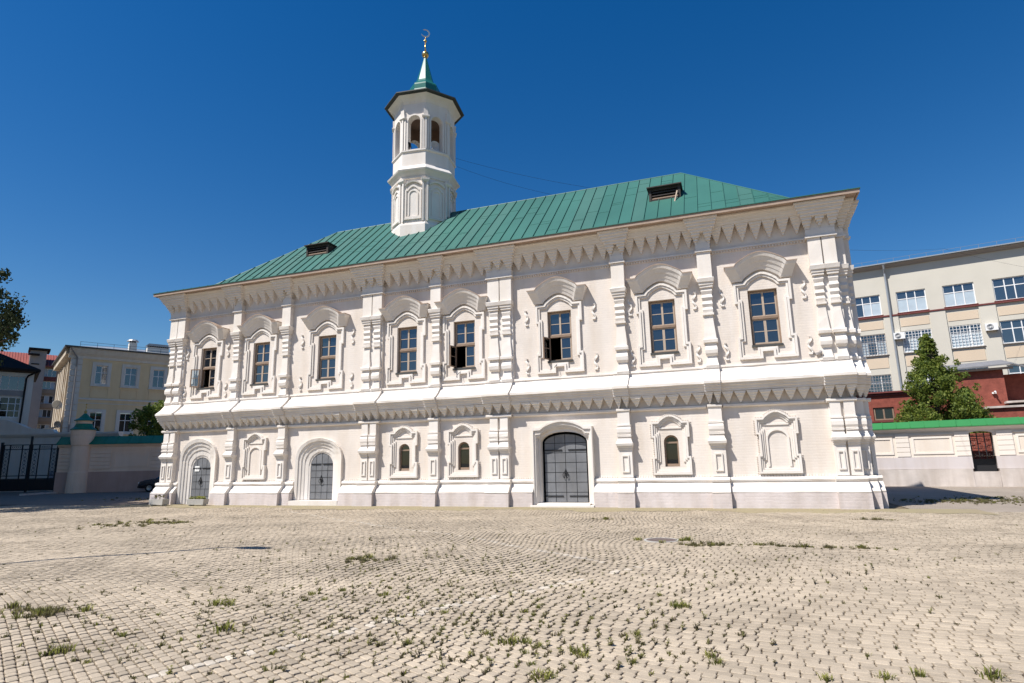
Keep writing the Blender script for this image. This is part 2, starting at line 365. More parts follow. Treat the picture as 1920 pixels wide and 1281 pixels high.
for i in range(n + 1):
    x = -27.5 + 34 * i / n; e = -1.75 - .35 * sin(x * 1.1) - .2 * sin(x * 2.7 + 1) - .14 * sin(x * 6.1) - (.4 if -16 < x < -10 else 0) * abs(sin(x * .6))
    mb.v += [(x, e, .003), (x, e * .5, .012), (x, -.25, .014)]
mb.f = [(3 * i + a, 3 * i + 3 + a, 3 * i + 4 + a, 3 * i + 1 + a) for i in range(n) for a in (0, 1)]; mb.m = [0] * len(mb.f)
mb.build('sand_verge', m_verge, kind='structure', smooth=True)

# pavers: rows follow y = v - A(x)
def slope(x): return .10 + .48 / (1 + math.exp((x + 1.3) / .7)) - .25 / (1 + math.exp((x + 9.5) / 1.5))
AX = {}
def A(x):
    k = int(math.floor(x * 20))
    if not AX:
        s = 0; AX[0] = 0
        for i in range(1, 1201): s += slope((i - .5) / 20) / 20; AX[i] = s
        s = 0
        for i in range(-1, -1201, -1): s -= slope((i + .5) / 20) / 20; AX[i] = s
    k = max(-1199, min(1198, k)); return AX[k] + (AX[k + 1] - AX[k]) * (x * 20 - k)
LINES = [[(-4.57, -18.24), (-3.68, -16.2), (-2.6, -14.13), (-1.54, -11.99)], [(-15.98, -2.87), (-9.51, -7.13), (-5.39, -9.33), (-2.97, -11.17), (-1.9, -12.0)]]
def near_line(x, y):
    for l in LINES:
        for (ax, ay), (bx, by) in zip(l[:-1], l[1:]):
            dx, dy = bx - ax, by - ay; t = ((x - ax) * dx + (y - ay) * dy) / (dx * dx + dy * dy)
            if -.02 < t < 1.02 and abs((x - ax) * dy - (y - ay) * dx) / hypot(dx, dy) < .062: return True
    return False
def paver_rings(lu, lv, c, bev):
    def outl(i):
        a, b = lu / 2 - i, lv / 2 - i
        return [(-a + c, -b), (a - c, -b), (a, -b + c), (a, b - c), (a - c, b), (-a + c, b), (-a, b - c), (-a, -b + c)]
    o = outl(0)
    r = [[(x, y, -.03) for x, y in o]]
    if bev: r += [[(x, y, -.005) for x, y in o], [(x, y, 0) for x, y in outl(.006)]]
    else: r += [[(x, y, 0) for x, y in o]]
    return r
pav = []
ROW = .099
rng = random.Random(3)
vmin, vmax = -28, 12
for j in range(int(vmin / ROW), int(vmax / ROW)):
    v = j * ROW; off = (j * .137 + .35 * sin(j * .11)) % .282
    x = -34.0 - off; k = 0
    while x < 12:
        L = .170 if k % 2 == 0 else .112
        k += 1
        xc = x + L / 2; s = slope(xc); cs = 1 / sqrt(1 + s * s)
        x += L * cs
        y = v - A(xc)
        if y < -20.9 or y > -1.0 or (xc > 5.2 and y > -1.02): continue
        pr = project((xc, y, 0))
        mg = 650 if pr and pr[2] < 16 else 220
        if pr is None or pr[0] < -mg or pr[0] > 1920 + mg or pr[1] > 1900: continue
        pav.append((pr[2], xc, y, L, cs, -math.atan(s), pr))
pav.sort(key=lambda t: t[0])
single = [p for p in pav if 0 <= p[6][0] <= 1920 and p[6][1] < 1275][:300]
sid = {id(p) for p in single}
pmesh = {}
for nm, L in (('long', .170), ('short', .112)):
    for mi, mm in ((0, m_paver), (1, m_paint)):
        for q, cs in enumerate((1.0, .95, .90, .86)):
            for tv in range(4):
                b = MB(); b.loft(paver_rings(L * cs - .009, .099 * cs - .008, .014, True)); me = bpy.data.meshes.new('paver'); me.from_pydata(b.v, [], b.f); me.materials.append(mm)
                at = me.attributes.new('tint', 'FLOAT', 'FACE'); at.data.foreach_set('value', [.84 + .09 * tv] * len(b.f)); pmesh[(nm, mi, q, tv)] = me
rest = MB(); tints = []
for p in pav:
    w, xc, y, L, cs, ang, pr = p
    if rng.random() < .0015: continue
    z = hgt(xc, y) + rng.uniform(-.004, .003); tx, ty = rng.gauss(0, .010), rng.gauss(0, .010); ang += rng.gauss(0, .035)
    paint = near_line(xc, y) and rng.random() < (.9 if y < -12.5 else .6)
    if id(p) in sid:
        q = min(range(4), key=lambda i: abs((1.0, .95, .90, .86)[i] - cs))
        o = put('paver', pmesh[('long' if L > .14 else 'short', 1 if paint else 0, q, rng.choice((0, 1, 1, 2, 2, 2, 3)))], ground, (xc, y, z), (tx, ty, ang))
        continue
    lu, lv = L * cs - .009 + rng.uniform(-.006, .003), .099 * cs - .008 + rng.uniform(-.005, .002)
    ca, sa = cos(ang), sin(ang)
    rings = paver_rings(lu, lv, .014, w < 9)
    rings = [[(xc + a * ca - b * sa, y + a * sa + b * ca, z + c + a * ty + b * tx) for a, b, c in r] for r in rings]
    n0 = len(rest.v); n = 8
    rest.loft(rings, 1 if paint else 0)
    rest.f.pop(-2); rest.m.pop(-2); tints += [max(.66, min(1.16, rng.gauss(1.0, .075)))] * (len(rest.f) - len(tints))
o = rest.build('pavers', [m_paver, m_paint], ground, kind='stuff')
at = o.data.attributes.new('tint', 'FLOAT', 'FACE'); at.data.foreach_set('value', tints)

# ------------------------------------------------------------------ mosque
MQ = thing('mosque', 'long two-storey whitewashed brick mosque with green metal roof and minaret', 'mosque')
PX_U = [-25.5, -21.72, -18.86, -14.27, -11.2, -8.34, -3.56, -.44, 3.385]
PX_L = [-25.42, -21.67, -18.79, -14.29, -11.27, -8.45, -3.64, -.50, 3.385]
DBL = [1, 0, 0, 1, 0, 1, 0, 0, 1]
HWU = [.50, .23, .23, .50, .235, .53, .245, .24, .44]
HWL = [.40, .21, .21, .40, .22, .42, .24, .24, .40]
WX = [-23.58, -20.38, -16.71, -12.65, -9.99, -5.95, -2.05, 1.39]
X0, X1 = -25.9, 3.8
OGX = .475
def rect(xc, w, z0, z1): return [(xc - w / 2, z0), (xc - w / 2, z1), (xc + w / 2, z1), (xc + w / 2, z0)]
def arched(xc, w, z0, zs, h, n=10, p=1): return [(xc - w / 2, z0)] + arch(xc, w, zs, h, n, p) + [(xc + w / 2, z0)]
PORT = {0: (-23.60, 2.16, 2.10, .88, 1.10, 1.62, .50), 2: (-16.82, 2.36, 1.92, .88, 1.16, 1.62, .54)}
SMALL = [(-12.70, 3), (-10.03, 4), (-2.05, 6)]
BLIND = [(-20.34, 1), (1.39, 7)]
DOOR = (-5.95, 1.62, 2.32, .32)
ops = [rect(x, .95, 5.42, 7.38) for x in WX]
ops += [arched(xc, .50, 1.37, 2.22, .24) for xc, _ in SMALL]
ops += [arched(DOOR[0], DOOR[1] + .24, 0, 2.36, .36)]
ops += [arched(p[0], p[1] - .14, 0, p[2], p[3] - .05, 14) for p in PORT.values()]
mb = MB(); holes(mb, X0, X1, 0, 10.1, 0, ops, .30)
mb.build('wall', m_wall, MQ)
mb = MB(); mb.add([(X0, 0, 0), (X1, 0, 0), (X1, 9, 0), (X0, 9, 0), (X0, 0, 10.1), (X1, 0, 10.1), (X1, 9, 10.1), (X0, 9, 10.1)], [(1, 2, 6, 5), (2, 3, 7, 6), (3, 0, 4, 7)])
mb.build('side_wall', m_wall, MQ)
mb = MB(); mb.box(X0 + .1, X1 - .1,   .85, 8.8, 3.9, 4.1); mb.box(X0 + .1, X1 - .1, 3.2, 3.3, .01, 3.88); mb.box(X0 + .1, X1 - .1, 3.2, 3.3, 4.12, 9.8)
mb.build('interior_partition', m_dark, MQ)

UP = [(4.70, .88, .26), (4.80, .90, .30), (4.86, .84, .26), (5.13, .66, .20), (5.16, .76, .26), (5.22, .86, .33), (5.34, .90, .35), (5.42, .87, .32), (5.50, .78, .26),
      (5.60, .80, .26), (5.605, 1.0, .36), (5.70, 1.02, .37), (5.73, .98, .35), (5.735, .86, .27), (5.95, .80, .25), (6.20, .70, .22), (6.42, .64, .20), (6.60, .63, .19), (6.605, .80, .28), (6.68, .80, .28), (6.685, .66, .21),
      (6.80, .74, .25), (6.90, .62, .20), (7.00, .76, .26), (7.12, .64, .21), (7.24, .78, .28), (7.36, .66, .23), (7.48, .80, .28), (7.60, .72, .25),
      (7.605, .92, .33), (7.69, .92, .33), (7.695, 1.02, .37), (7.79, 1.04, .38), (7.795, 1.14, .42), (7.93, 1.22, .46), (7.95, 1.16, .42), (7.955, 1.0, .28)]
LO = [(1.02, 1.0, .26), (1.99, 1.0, .26), (1.995, 1.05, .30), (2.06, 1.05, .30), (2.065, 1.12, .35), (2.12, 1.14, .36), (2.125, 1.22, .42), (2.21, 1.26, .45), (2.23, 1.2, .42), (2.33, 1.02, .32), (2.43, .95, .27),
      (2.435, 1.04, .33), (2.50, 1.06, .34), (2.505, .98, .30), (2.60, 1.04, .34), (2.72, 1.04, .34), (2.81, .97, .30), (2.815, 1.04, .33), (2.87, 1.04, .33), (2.875, .90, .26), (3.40, .90, .26)]
def pilaster(i):
    xu, xl, d, hu, hl = PX_U[i], PX_L[i], DBL[i], HWU[i], HWL[i]
    cu = [xu] if not d else [xu - hu / 2, xu + hu / 2]; cl = [xl] if not d else [xl - hl / 2, xl + hl / 2]
    wu = hu if not d else hu / 2 - .022; wl_ = hl if not d else hl / 2 - .018
    b = MB()
    if d: b.box(xu - hu + .02, xu + hu - .02, -.10, .03, 4.74, 9.0); b.box(xl - hl + .02, xl + hl - .02, -.10, .03, 1.0, 3.42)
    else: b.box(xu - hu * .55, xu + hu * .55, -.06, .03, 4.74, 7.96)
    P = b.build('pilaster', m_trim, MQ, jit=.003)
    for c in cu:
        b = MB(); b.rprof([(z, w * wu * (1 if not d else .97), p * .78) for z, w, p in UP], c); b.build('baluster_shaft', m_trim, P, jit=.005)
        b = MB(); b.rprof([(7.957, wu, .23), (8.3, wu, .23), (8.93, wu, .23)], c); b.build('upper_block', m_trim, P, jit=.004)
    for c in cl:
        b = MB(); b.rprof([(z, w * wl_ * (1 if not d else .93), p * .80) for z, w, p in LO], c); b.build('lower_shaft', m_trim, P, jit=.005)
        pw = min(.13, wl_ * .55); b = MB()
        fr = [(c - pw, 1.20), (c + pw, 1.20), (c + pw, 1.80), (c - pw, 1.80)]
        b.band([offset(fr, .045), fr], [.25], 0, -.19, True); b.build('panel_frame', m_trim, P, jit=.002)
    # cap block and stepped corbel capital
    b = MB(); b.box(xu - hu - .05, xu + hu + .05, -.29, .03, 8.935, 9.0); b.rprof([(9.0, hu + .01, .25), (9.24, hu + .01, .25)], xu)
    n = 4 if not d else 6
    for k in range(9):
        z0 = 9.245 + .095 * k; hw = hu + .02 + (.032 + .008 * (k > 4)) * k; p = .27 + .066 * k
        if k >= 4: b.box(xu - hw, xu + hw, -p, .03, z0, z0 + .094 if k < 8 else 10.07)
        else:
            b.box(xu - hw + .08, xu + hw - .08, -.23, .03, z0, z0 + .094)
            g = (.15 if d else .17) * (1 - k / 4.0) + .015
            nt = 3 if d else 2
            for t in range(nt):
                a = -hw + 2 * hw * t / nt; e = -hw + 2 * hw * (t + 1) / nt
                a += 0 if t == 0 else g; e -= 0 if t == nt - 1 else g
                a = a + (0 if t else .0); b.box(xu + a, xu + e, -p, -.229, z0, z0 + .0935)
    b.build('corbel_capital', m_corb, P, jit=.004)
    # the belt and plinth break forward round the pilaster
    hb = max(hu, hl) + .03
    b = MB(); b.xprof(xl - hb, xl + hb, BELT(.11)); b.xprof(xl - hb + .03, xl + hb - .03, STRING(.13)); b.build('belt_break', m_trim, P, jit=.005)
    b = MB()
    nt = 3 if d else 2
    for t in range(nt):
        c0 = xl - hb + 2 * hb * (t + .5) / nt
        rings = []
        for k in range(4):
            for f in (.04, .96): w = hb / nt * min(.98, .12 + .88 * (k + f) / 4); q = .21 + .065 * (k + (.25 if f > .5 else 0)); z = 3.48 + .095 * (k + f); rings.append([(c0 - w, .03, z), (c0 - w, -q, z), (c0 + w, -q, z), (c0 + w, .03, z)])
        b.loft(rings)
    b.build('belt_capital', m_corb, P, jit=.003)
    b = MB(); b.xprof(xl - hl - .05, xl + hl + .05, PLT(.19)); b.build('base_moulding', m_trim, P, jit=.005)
    b = MB(); b.xprof(xl - hl - .06, xl + hl + .06, [(-.585, -.05), (-.565, .50), (.03, .50), (.03, -.05)]); b.build('plinth_block', m_plinth, P, jit=.008)
    return P
def BELT(o):
    pr = [(.03, 4.80), (-.09, 4.80), (-.10, 4.73), (-.06, 4.70), (-.10, 4.60), (-.30, 4.40), (-.50, 4.24), (-.55, 4.22), (-.55, 4.135), (-.49, 4.13), (-.48, 4.05), (-.43, 4.045), (-.42, 3.96), (-.38, 3.955), (-.37, 3.865), (.03, 3.865)]
    return [(y - o if y < 0 else y, z) for y, z in pr]
def STRING(o): return [(.03, 3.45), (-.05 - o, 3.45), (-.12 - o, 3.43), (-.12 - o, 3.37), (-.06 - o, 3.33), (.03, 3.33)]
def PLT(o):
    pr = [(.03, 1.0), (-.05, 1.0), (-.15, .98), (-.17, .91), (-.15, .86), (-.11, .85), (-.12, .82), (-.22, .72), (-.36, .55), (-.39, .535), (-.38, .503), (.03, .503)]
    return [(y - o if y < 0 else y, z) for y, z in pr]
for i in range(9): P = pilaster(i)
# the pilasters of the side face stand stepped back behind the right corner
kids = list(P.children)
for dx, dy, dz in ((.30, .29, .003), (.50, .58, .006)):
    Q = P.copy(); COL.objects.link(Q); Q.location = (dx, dy, dz)
    for k_ in kids:
        c_ = k_.copy(); COL.objects.link(c_); c_.parent = Q

# corbel tooth meshes (shared), one course narrower than the next
def tooth_mesh(nc, h, p0, dp, hw):
    b = MB()
    rings = []
    for k in range(nc):
        for f in (.04, .96):
            w = hw * min(.985, .10 + .90 * (k + f) / nc); p = p0 + dp * (k + (.25 if f > .5 else 0))
            rings.append([(-w, .03, (k + f) * h), (-w, -p, (k + f) * h), (w, -p, (k + f) * h), (w, .03, (k + f) * h)])
    b.loft(rings); return b
tb = tooth_mesh(6, .092, .07, .058, .5)
t_top = bpy.data.meshes.new('corbel'); t_top.from_pydata([(x + hj(x, y, z, 1) * .02, y + hj(x, y, z, 2) * .008, z) for x, y, z in tb.v], [], tb.f); t_top.materials.append(m_corb)
tb = tooth_mesh(4, .094, .12, .072, .5)
t_low = bpy.data.meshes.new('corbel'); t_low.from_pydata([(x + hj(x, y, z, 1) * .02, y + hj(x, y, z, 2) * .008, z) for x, y, z in tb.v], [], tb.f); t_low.materials.append(m_corb)
for i in range(8):
    a, e = PX_U[i] + HWU[i] + .02, PX_U[i + 1] - HWU[i + 1] - .02
    # cornice courses above the teeth
    b = MB()
    for k in range(3):
        z0 = 9.22 + .092 * (6 + k); b.xprof(a - .1, e + .1, [(.03, z0), (-(.07 + .058 * (6 + k)), z0), (-(.10 + .058 * (6 + k)), z0 + .09), (.03, z0 + .09)])
    b.xprof(a - .1, e + .1, [(.03, 10.02), (-.62, 10.02), (-.62, 10.075), (.03, 10.075)])
    Cn = b.build('cornice', m_corb, MQ, jit=.004)
    n = max(4, round((e - a) / .47)); w = (e - a) / n
    for t in range(n):
        put('corbel', t_top, Cn, (a + w * (t + .5) + random.uniform(-.008, .008), 0, 9.22 + random.uniform(-.006, .006)), 0, None, (w * random.uniform(.98, 1.0), random.uniform(.96, 1.04), 1))
    # dentil string
    b = MB(); b.xprof(a, e, [(.03, 9.02), (-.07, 9.02), (-.08, 8.96), (.03, 8.95)])
    k = a + .04
    while k < e - .06:
        b.box(k, k + .05, -.06, .02, 8.885, 8.948); k += .10
    b.build('dentil_string', m_trim, MQ, jit=.003)
    a, e = PX_L[i] + max(HWU[i], HWL[i]) + .03, PX_L[i + 1] - max(HWU[i + 1], HWL[i + 1]) - .03
    b = MB(); b.xprof(a, e, BELT(0)); b.xprof(a, e, STRING(0))
    Bc = b.build('belt_course', m_trim, MQ, jit=.007)
    n = max(4, round((e - a) / .40)); w = (e - a) / n
    for t in range(n):
        put('corbel', t_low, Bc, (a + w * (t + .5) + random.uniform(-.008, .008), 0, 3.485 + random.uniform(-.006, .006)), 0, None, (w * random.uniform(.98, 1.0), random.uniform(.96, 1.04), 1))
    # plinth runs, broken by the doors
    a, e = PX_L[i] + HWL[i] + .05, PX_L[i + 1] - HWL[i + 1] - .05
    runs = [(a, e)]
    if i in PORT: c, w = PORT[i][0], PORT[i][1] / 2 + .06; runs = [(a, c - w), (c + w, e)]
    if i == 5: runs = [(a, -7.10), (-4.80, e)]
    for a, e in runs:
        if e - a < .08: continue
        b = MB(); b.xprof(a, e, PLT(0))
        k = a + .03
        while k < e - .06: b.box(k, k + .045, -.045, .02, 1.003, 1.055); k += .09
        b.build('base_moulding', m_trim, MQ, jit=.005)
        b = MB(); b.xprof(a, e, [(-.41, -.05), (-.39, .50), (.03, .50), (.03, -.05)]); b.build('plinth', m_plinth, MQ, jit=.009)

# ---- upper windows
def bar_mesh(name, boxes, m):
    b = MB()
    for bx in boxes: b.box(*bx)
    me = bpy.data.meshes.new(name); me.from_pydata(b.v, [], b.f); me.materials.append(m); return me
fr_main = bar_mesh('window', [(-.475, -.425, -.04, .06, 0, 1.96), (.425, .475, -.04, .06, 0, 1.96), (-.425, .425, -.04, .06, 1.905, 1.96), (-.425, .425, -.04, .06, 0, .055), (-.425, .425, -.06, .07, .93, 1.02)], m_frame)
sash_up = bar_mesh('sash', [(-.424, -.385, -.02, .03, 1.02, 1.904), (.385, .424, -.02, .03, 1.02, 1.904), (-.035, .035, -.03, .03, 1.02, 1.904), (-.385, -.035, -.02, .03, 1.865, 1.904), (.035, .385, -.02, .03, 1.865, 1.904), (-.385, -.035, -.02, .03, 1.02, 1.06), (.035, .385, -.02, .03, 1.02, 1.06), (-.385, -.035, -.018, .025, 1.45, 1.475), (.035, .385, -.018, .025, 1.45, 1.475)], m_frame_l)
cas = bar_mesh('casement', [(0, .04, -.02, .02, 0, .87), (.375, .42, -.02, .02, 0, .87), (.04, .375, -.02, .02, 0, .045), (.04, .375, -.02, .02, .825, .87), (.04, .375, -.016, .016, .425, .45)], m_frame_l)
cas_dk = cas.copy(); cas_dk.materials[0] = m_frame
pane_m = bar_mesh('pane', [(-.17, .17, -.004, .004, -.195, .195)], m_pane)
pane_c = bar_mesh('pane', [(-.17, .17, -.004, .004, -.195, .195)], m_pane_cl)
sill_m = bar_mesh('sill', [(-.50, .50, -.14, .05, -.075, 0)], m_sill)
OPEN = {0: 158, 4: 100, 5: 112}
def window(i):
    x = WX[i]
    Wd = put('window', fr_main, MQ, (x, .16, 5.42))
    put('sash', sash_up, Wd); put('sill', sill_m, Wd, (0, -.08, .0))
    for sx in (-1, 1):
        for z in (1.255, 1.67): put('pane', pane_m, Wd, (sx * .21, .004, z), (random.gauss(0, .012), 0, random.gauss(0, .015)))
        a = radians(OPEN[i]) if (i in OPEN and sx < 0) else 0
        hx = -.42 if sx < 0 else .42
        # casement hinged on its outer stile; opened leaves swing out to the left
        if sx < 0: c = put('casement', cas_dk if a else cas, Wd, (hx, (-.22 if OPEN[i] > 140 else -.06) if a else 0, .056), -a)
        else: c = put('casement', cas, Wd, (.001, 0, .056), 0)
        for z in (.235, .64):
            if sx < 0:
                px, py = hx + .208 * cos(a), ((-.22 if OPEN[i] > 140 else -.06) if a else .004) - .208 * sin(a)
                put('pane', pane_c if a else pane_m, Wd, (px, py, .056 + z), -a)
            else: put('pane', pane_m, Wd, (.209, .004, .056 + z), (random.gauss(0, .012), 0, random.gauss(0, .015)))
    if i in (4, 5):
        b = MB(); b.tube([(-.10, -.02, -.02), (-.17, -.45, -.30)], .012, 5); b.tube([(.02, -.02, -.02), (-.05, -.02, -.35)], .010, 5); b.build('window_stay', m_sill, Wd)
    # surround
    sq = .58
    top = ogee(0, sq, 2.23, .34, 18)
    path = [(-.93, -.48), (-.93, .30), (-.83, .30), (-.83, 1.50), (-.92, 1.50), (-.92, 2.23)] + top + [(.92, 2.23), (.92, 1.50), (.83, 1.50), (.83, .30), (.93, .30), (.93, -.48), (.17, -.48), (.17, -.24), (-.17, -.24), (-.17, -.48)]
    b = MB(); b.band([offset(path, .075), path], [.10], 0, .03, True)
    b.band([offset(path, .15), offset(path, .085)], [.06], 0, .03, True)
    Sr = b.build('window_surround', m_trim, MQ, (x, 0, 5.42), jit=.003)
    # small sill under the opening and the broken ends of the legs
    b = MB()
    inner = [(-.98, 2.29)] + ogee(0, .62, 2.29, .36, 22) + [(.98, 2.29)]
    outer = [(-1.16, 2.76)] + ogee(0, .84, 2.76, .44, 22) + [(1.16, 2.76)]
    K = 4; ct = []
    for k in range(K + 1):
        f = (0, .22, .50, .78, 1)[k]; ct.append([(p[0] * (1 - f) + q[0] * f, p[1] * (1 - f) + q[1] * f) for p, q in zip(inner, outer)])
    b.band(ct, [.11, .17, .26, .36], 0, .03, slant=.80)
    lip = [[(px * 1.012, pz) for px, pz in ct[K]], [(px * 1.02, pz + .03) for px, pz in ct[K]]]
    b.build('hood', m_trim, Sr, jit=.002)
    b = MB(); b.band(lip, [.42], 0, .03); b.build('hood_flashing', m_fascia, Sr)
for i in range(8): window(i)

# ---- twisted scroll ornaments beside the windows
def scroll():
    b = MB(); pts = []
    for s_ in (0,):
        for k in range(0, 15):
            t = k / 14; pts.append((.055 * sin(t * 2 * pi * 1.25 + .6), -.02, .56 * (1 - t)))
        w = [.018 + .026 * abs(sin(k / 14 * 2 * pi * 1.25 + 2.1)) for k in range(15)]
        rings = []
        for (x, y, z), r in zip(pts, w): rings.append([(x - r, .02, z), (x - r, -.03 - r, z), (x + r, -.03 - r, z), (x + r, .02, z)])
        b.loft(rings)
    b.box(-.06, .06, -.06, .02, -.055, -.005)
    me = bpy.data.meshes.new('scroll_ornament'); me.from_pydata(b.v, [], b.f); me.materials.append(m_trim); return me
scr = scroll()
for i, offs in ((0, ((-1, 1.32), (1, 1.22))), (2, ((-1, 1.32), (1, 1.36))), (5, ((-1, 1.32), (1, 1.38))), (6, ((-1, 1.14), (1, 1.16))), (7, ((-1, 1.33), (1, 1.30)))):
    for sx, d in offs:
        for z in (5.02, 6.95):
            put('scroll_ornament', scr, MQ, (WX[i] + sx * d, 0, z), 0, None, (sx, 1, 1))

# ---- lower small windows and blind niches with toothed surrounds
def low_surround(x, blind, big):
    top = ogee(0, .42, 2.93, .24, 16)
    path = [(-.65, 1.10), (-.65, 1.72), (-.57, 1.72), (-.57, 2.38), (-.65, 2.38), (-.65, 2.93)] + top + [(.65, 2.93), (.65, 2.38), (.57, 2.38), (.57, 1.72), (.65, 1.72), (.65, 1.10)]
    b = MB(); b.band([offset(path, .065), path], [.13], 0, .03, True); b.band([offset(path, .125), offset(path, .07)], [.085], 0, .03, True); b.band([offset(path, .185), offset(path, .13)], [.045], 0, .03, True)
    sr = b.build('window_surround', m_trim, MQ, (x, 0, 0), jit=.003)
    if big:
        b = MB(); n = len(path)
        for q in range(n):
            (ax, az), (bx, bz) = path[q], path[(q + 1) % n]; L = hypot(bx - ax, bz - az)
            if az < 1.2 and bz < 1.2 or L < .03: continue
            ux, uz = (bx - ax) / L, (bz - az) / L; nx_, nz_ = uz * -1, ux
            if nx_ * (ax + bx) / 2 + nz_ * ((az + bz) / 2 - 2) < 0: nx_, nz_ = -nx_, -nz_
            k = .03
            while k < L:
                cx, cz = ax + ux * k + nx_ * .045, az + uz * k + nz_ * .045
                b.prism([(cx - .022, cz), (cx, cz - .022), (cx + .022, cz), (cx, cz + .022)], -.03, .02); k += .075
        b.build('toothed_edging', m_trim, sr, kind='stuff')
    # raised flat frame round the opening
    b = MB(); b.box(-.38, .38, -.035, .03, 2.68, 2.73); b.build('lintel', m_trim, sr)
    b = MB()
    if blind:
        o1 = [(-.30, 1.33)] + arch(0, .60, 2.22, .28, 12) + [(.30, 1.33)]; o2 = [(-.36, 1.30)] + arch(0, .72, 2.22, .34, 12) + [(.36, 1.30)]
        b.band([o1, o2], [.05], 0, .03); b.build('niche_moulding', m_trim, sr, jit=.002)
for x, i in SMALL: low_surround(x, False, True)
low_surround(BLIND[0][0], True, False); low_surround(BLIND[1][0], True, True)
for x, i in SMALL:
    b = MB(); o = [(-.245, 1.375)] + arch(0, .49, 2.22, .235, 12) + [(.245, 1.375)]
    inn = [(-.19, 1.375)] + arch(0, .38, 2.22, .18, 12) + [(.19, 1.375)]
    b.band([inn, o], [-.10], 0, .17); b.box(-.19, .19, .10, .17, 1.375, 1.47); b.box(-.19, .19, .10, .17, 2.17, 2.23)
    Wd = b.build('small_window', m_frame, MQ, (x, 0, 0))
    b = MB(); b.box(-.20, .20, .132, .14, 1.45, 2.18); b.build('pane', m_pane_dk, Wd)
    b = MB(); b.prism([(-.20, 2.22)] + arch(0, .40, 2.225, .185, 10) + [(.20, 2.22)], .132, .14); b.build('pane', m_pane_dk, Wd)

# ---- doors
def door_leafs(xc, w, zb, zs, h, y, cols, zrows, name='door'):
    out = [(xc - w / 2, zb)] + arch(xc, w, zs, h, 14) + [(xc + w / 2, zb)]
    b = MB(); b.prism(out, y + .03, y + .09); D = b.build(name, m_iron, MQ)
    ztop = lambda x: zs + h * sqrt(max(0, 1 - ((x - xc) / (w / 2)) ** 2))
    g = .011
    for c in range(cols):
        a = xc - w / 2 + w * c / cols + g; e = xc - w / 2 + w * (c + 1) / cols - g
        for za, zc in zip(zrows[:-1], zrows[1:]):
            last = zc == zrows[-1]
            if last:
                pts = [(a, za + g), (e, za + g)] + [(e + (a - e) * t / 5, max(za + .03, ztop(e + (a - e) * t / 5) - .02)) for t in range(6)]
            else: pts = [(a, za + g), (e, za + g), (e, zc - g), (a, zc - g)]
            b = MB(); b.prism(pts, y + random.uniform(-.004, .006), y + .04); b.build('door_panel', m_door, D)
    return D
# main double door with moulded frame
xc, w, zs, h = DOOR
zr = [.14, .50, .86, 1.22, 1.58, 1.94, 2.30, 2.66]
D = door_leafs(xc, w, .12, zs, h, .20, 4, zr)
b = MB()
for s_ in (-1, 1):
    for z in (2.02, .34): b.box(xc + s_ * .12, xc + s_ * .80, .175, .20, z, z + .045)
b.build('hinge_strap', m_iron, D)
for s_ in (-1, 1):
    b = MB(); b.tube([(xc + s_ * .05 + .09 * s_ * sin(t * pi / 8) * .6, .15, 1.22 - .10 + .10 * cos(t * pi / 8)) for t in range(0, 9)] + [(xc + s_ * .05 - .05 * s_ * sin(t * pi / 8) * .3, .15, 1.22 - .10 - .10 * cos(t * pi / 8)) for t in range(0, 9)], .012, 6); b.build('ring_handle', m_iron, D)
b = MB(); b.prism([(xc - .06, 1.22), (xc, 1.12), (xc + .06, 1.22), (xc, 1.36)], .165, .2); b.build('handle_plate', m_iron, D)
b = MB()
o0 = [(xc - .90, .13)] + arch(xc, 1.80, 2.34, .40, 16, .9) + [(xc + .90, .13)]
o1 = [(xc - 1.14, .08), (xc - 1.14, 2.88)] + ogee(xc, .82, 2.88, .27, 12) + [(xc + 1.14, 2.88), (xc + 1.14, .08)]
# re-sample the inner outline so both have the same count
inner = [(xc - .90, .13), (xc - .90, 2.3)] + [(xc - .90 * cos(pi * i / 12), 2.34 + .38 * sin(pi * i / 12)) for i in range(13)] + [(xc + .90, 2.3), (xc + .90, .13)]
ct = []
for f in (0, .30, .42, .55, .70, .82, 1.0): ct.append([(p[0] * (1 - f) + q[0] * f, p[1] * (1 - f) + q[1] * f) for p, q in zip(inner, o1)])
b.band(ct, [.02, .10, .16, .20, .22, .26], 0, .30)
b.build('door_surround', m_trim, MQ, jit=.004)
b = MB(); b.box(xc - 1.20, xc + 1.16, -.50, .30, -.05, .075); b.box(xc - .98, xc + .98, -.36, .30, .075, .135); b.build('doorstep', m_trim, MQ, jit=.008)
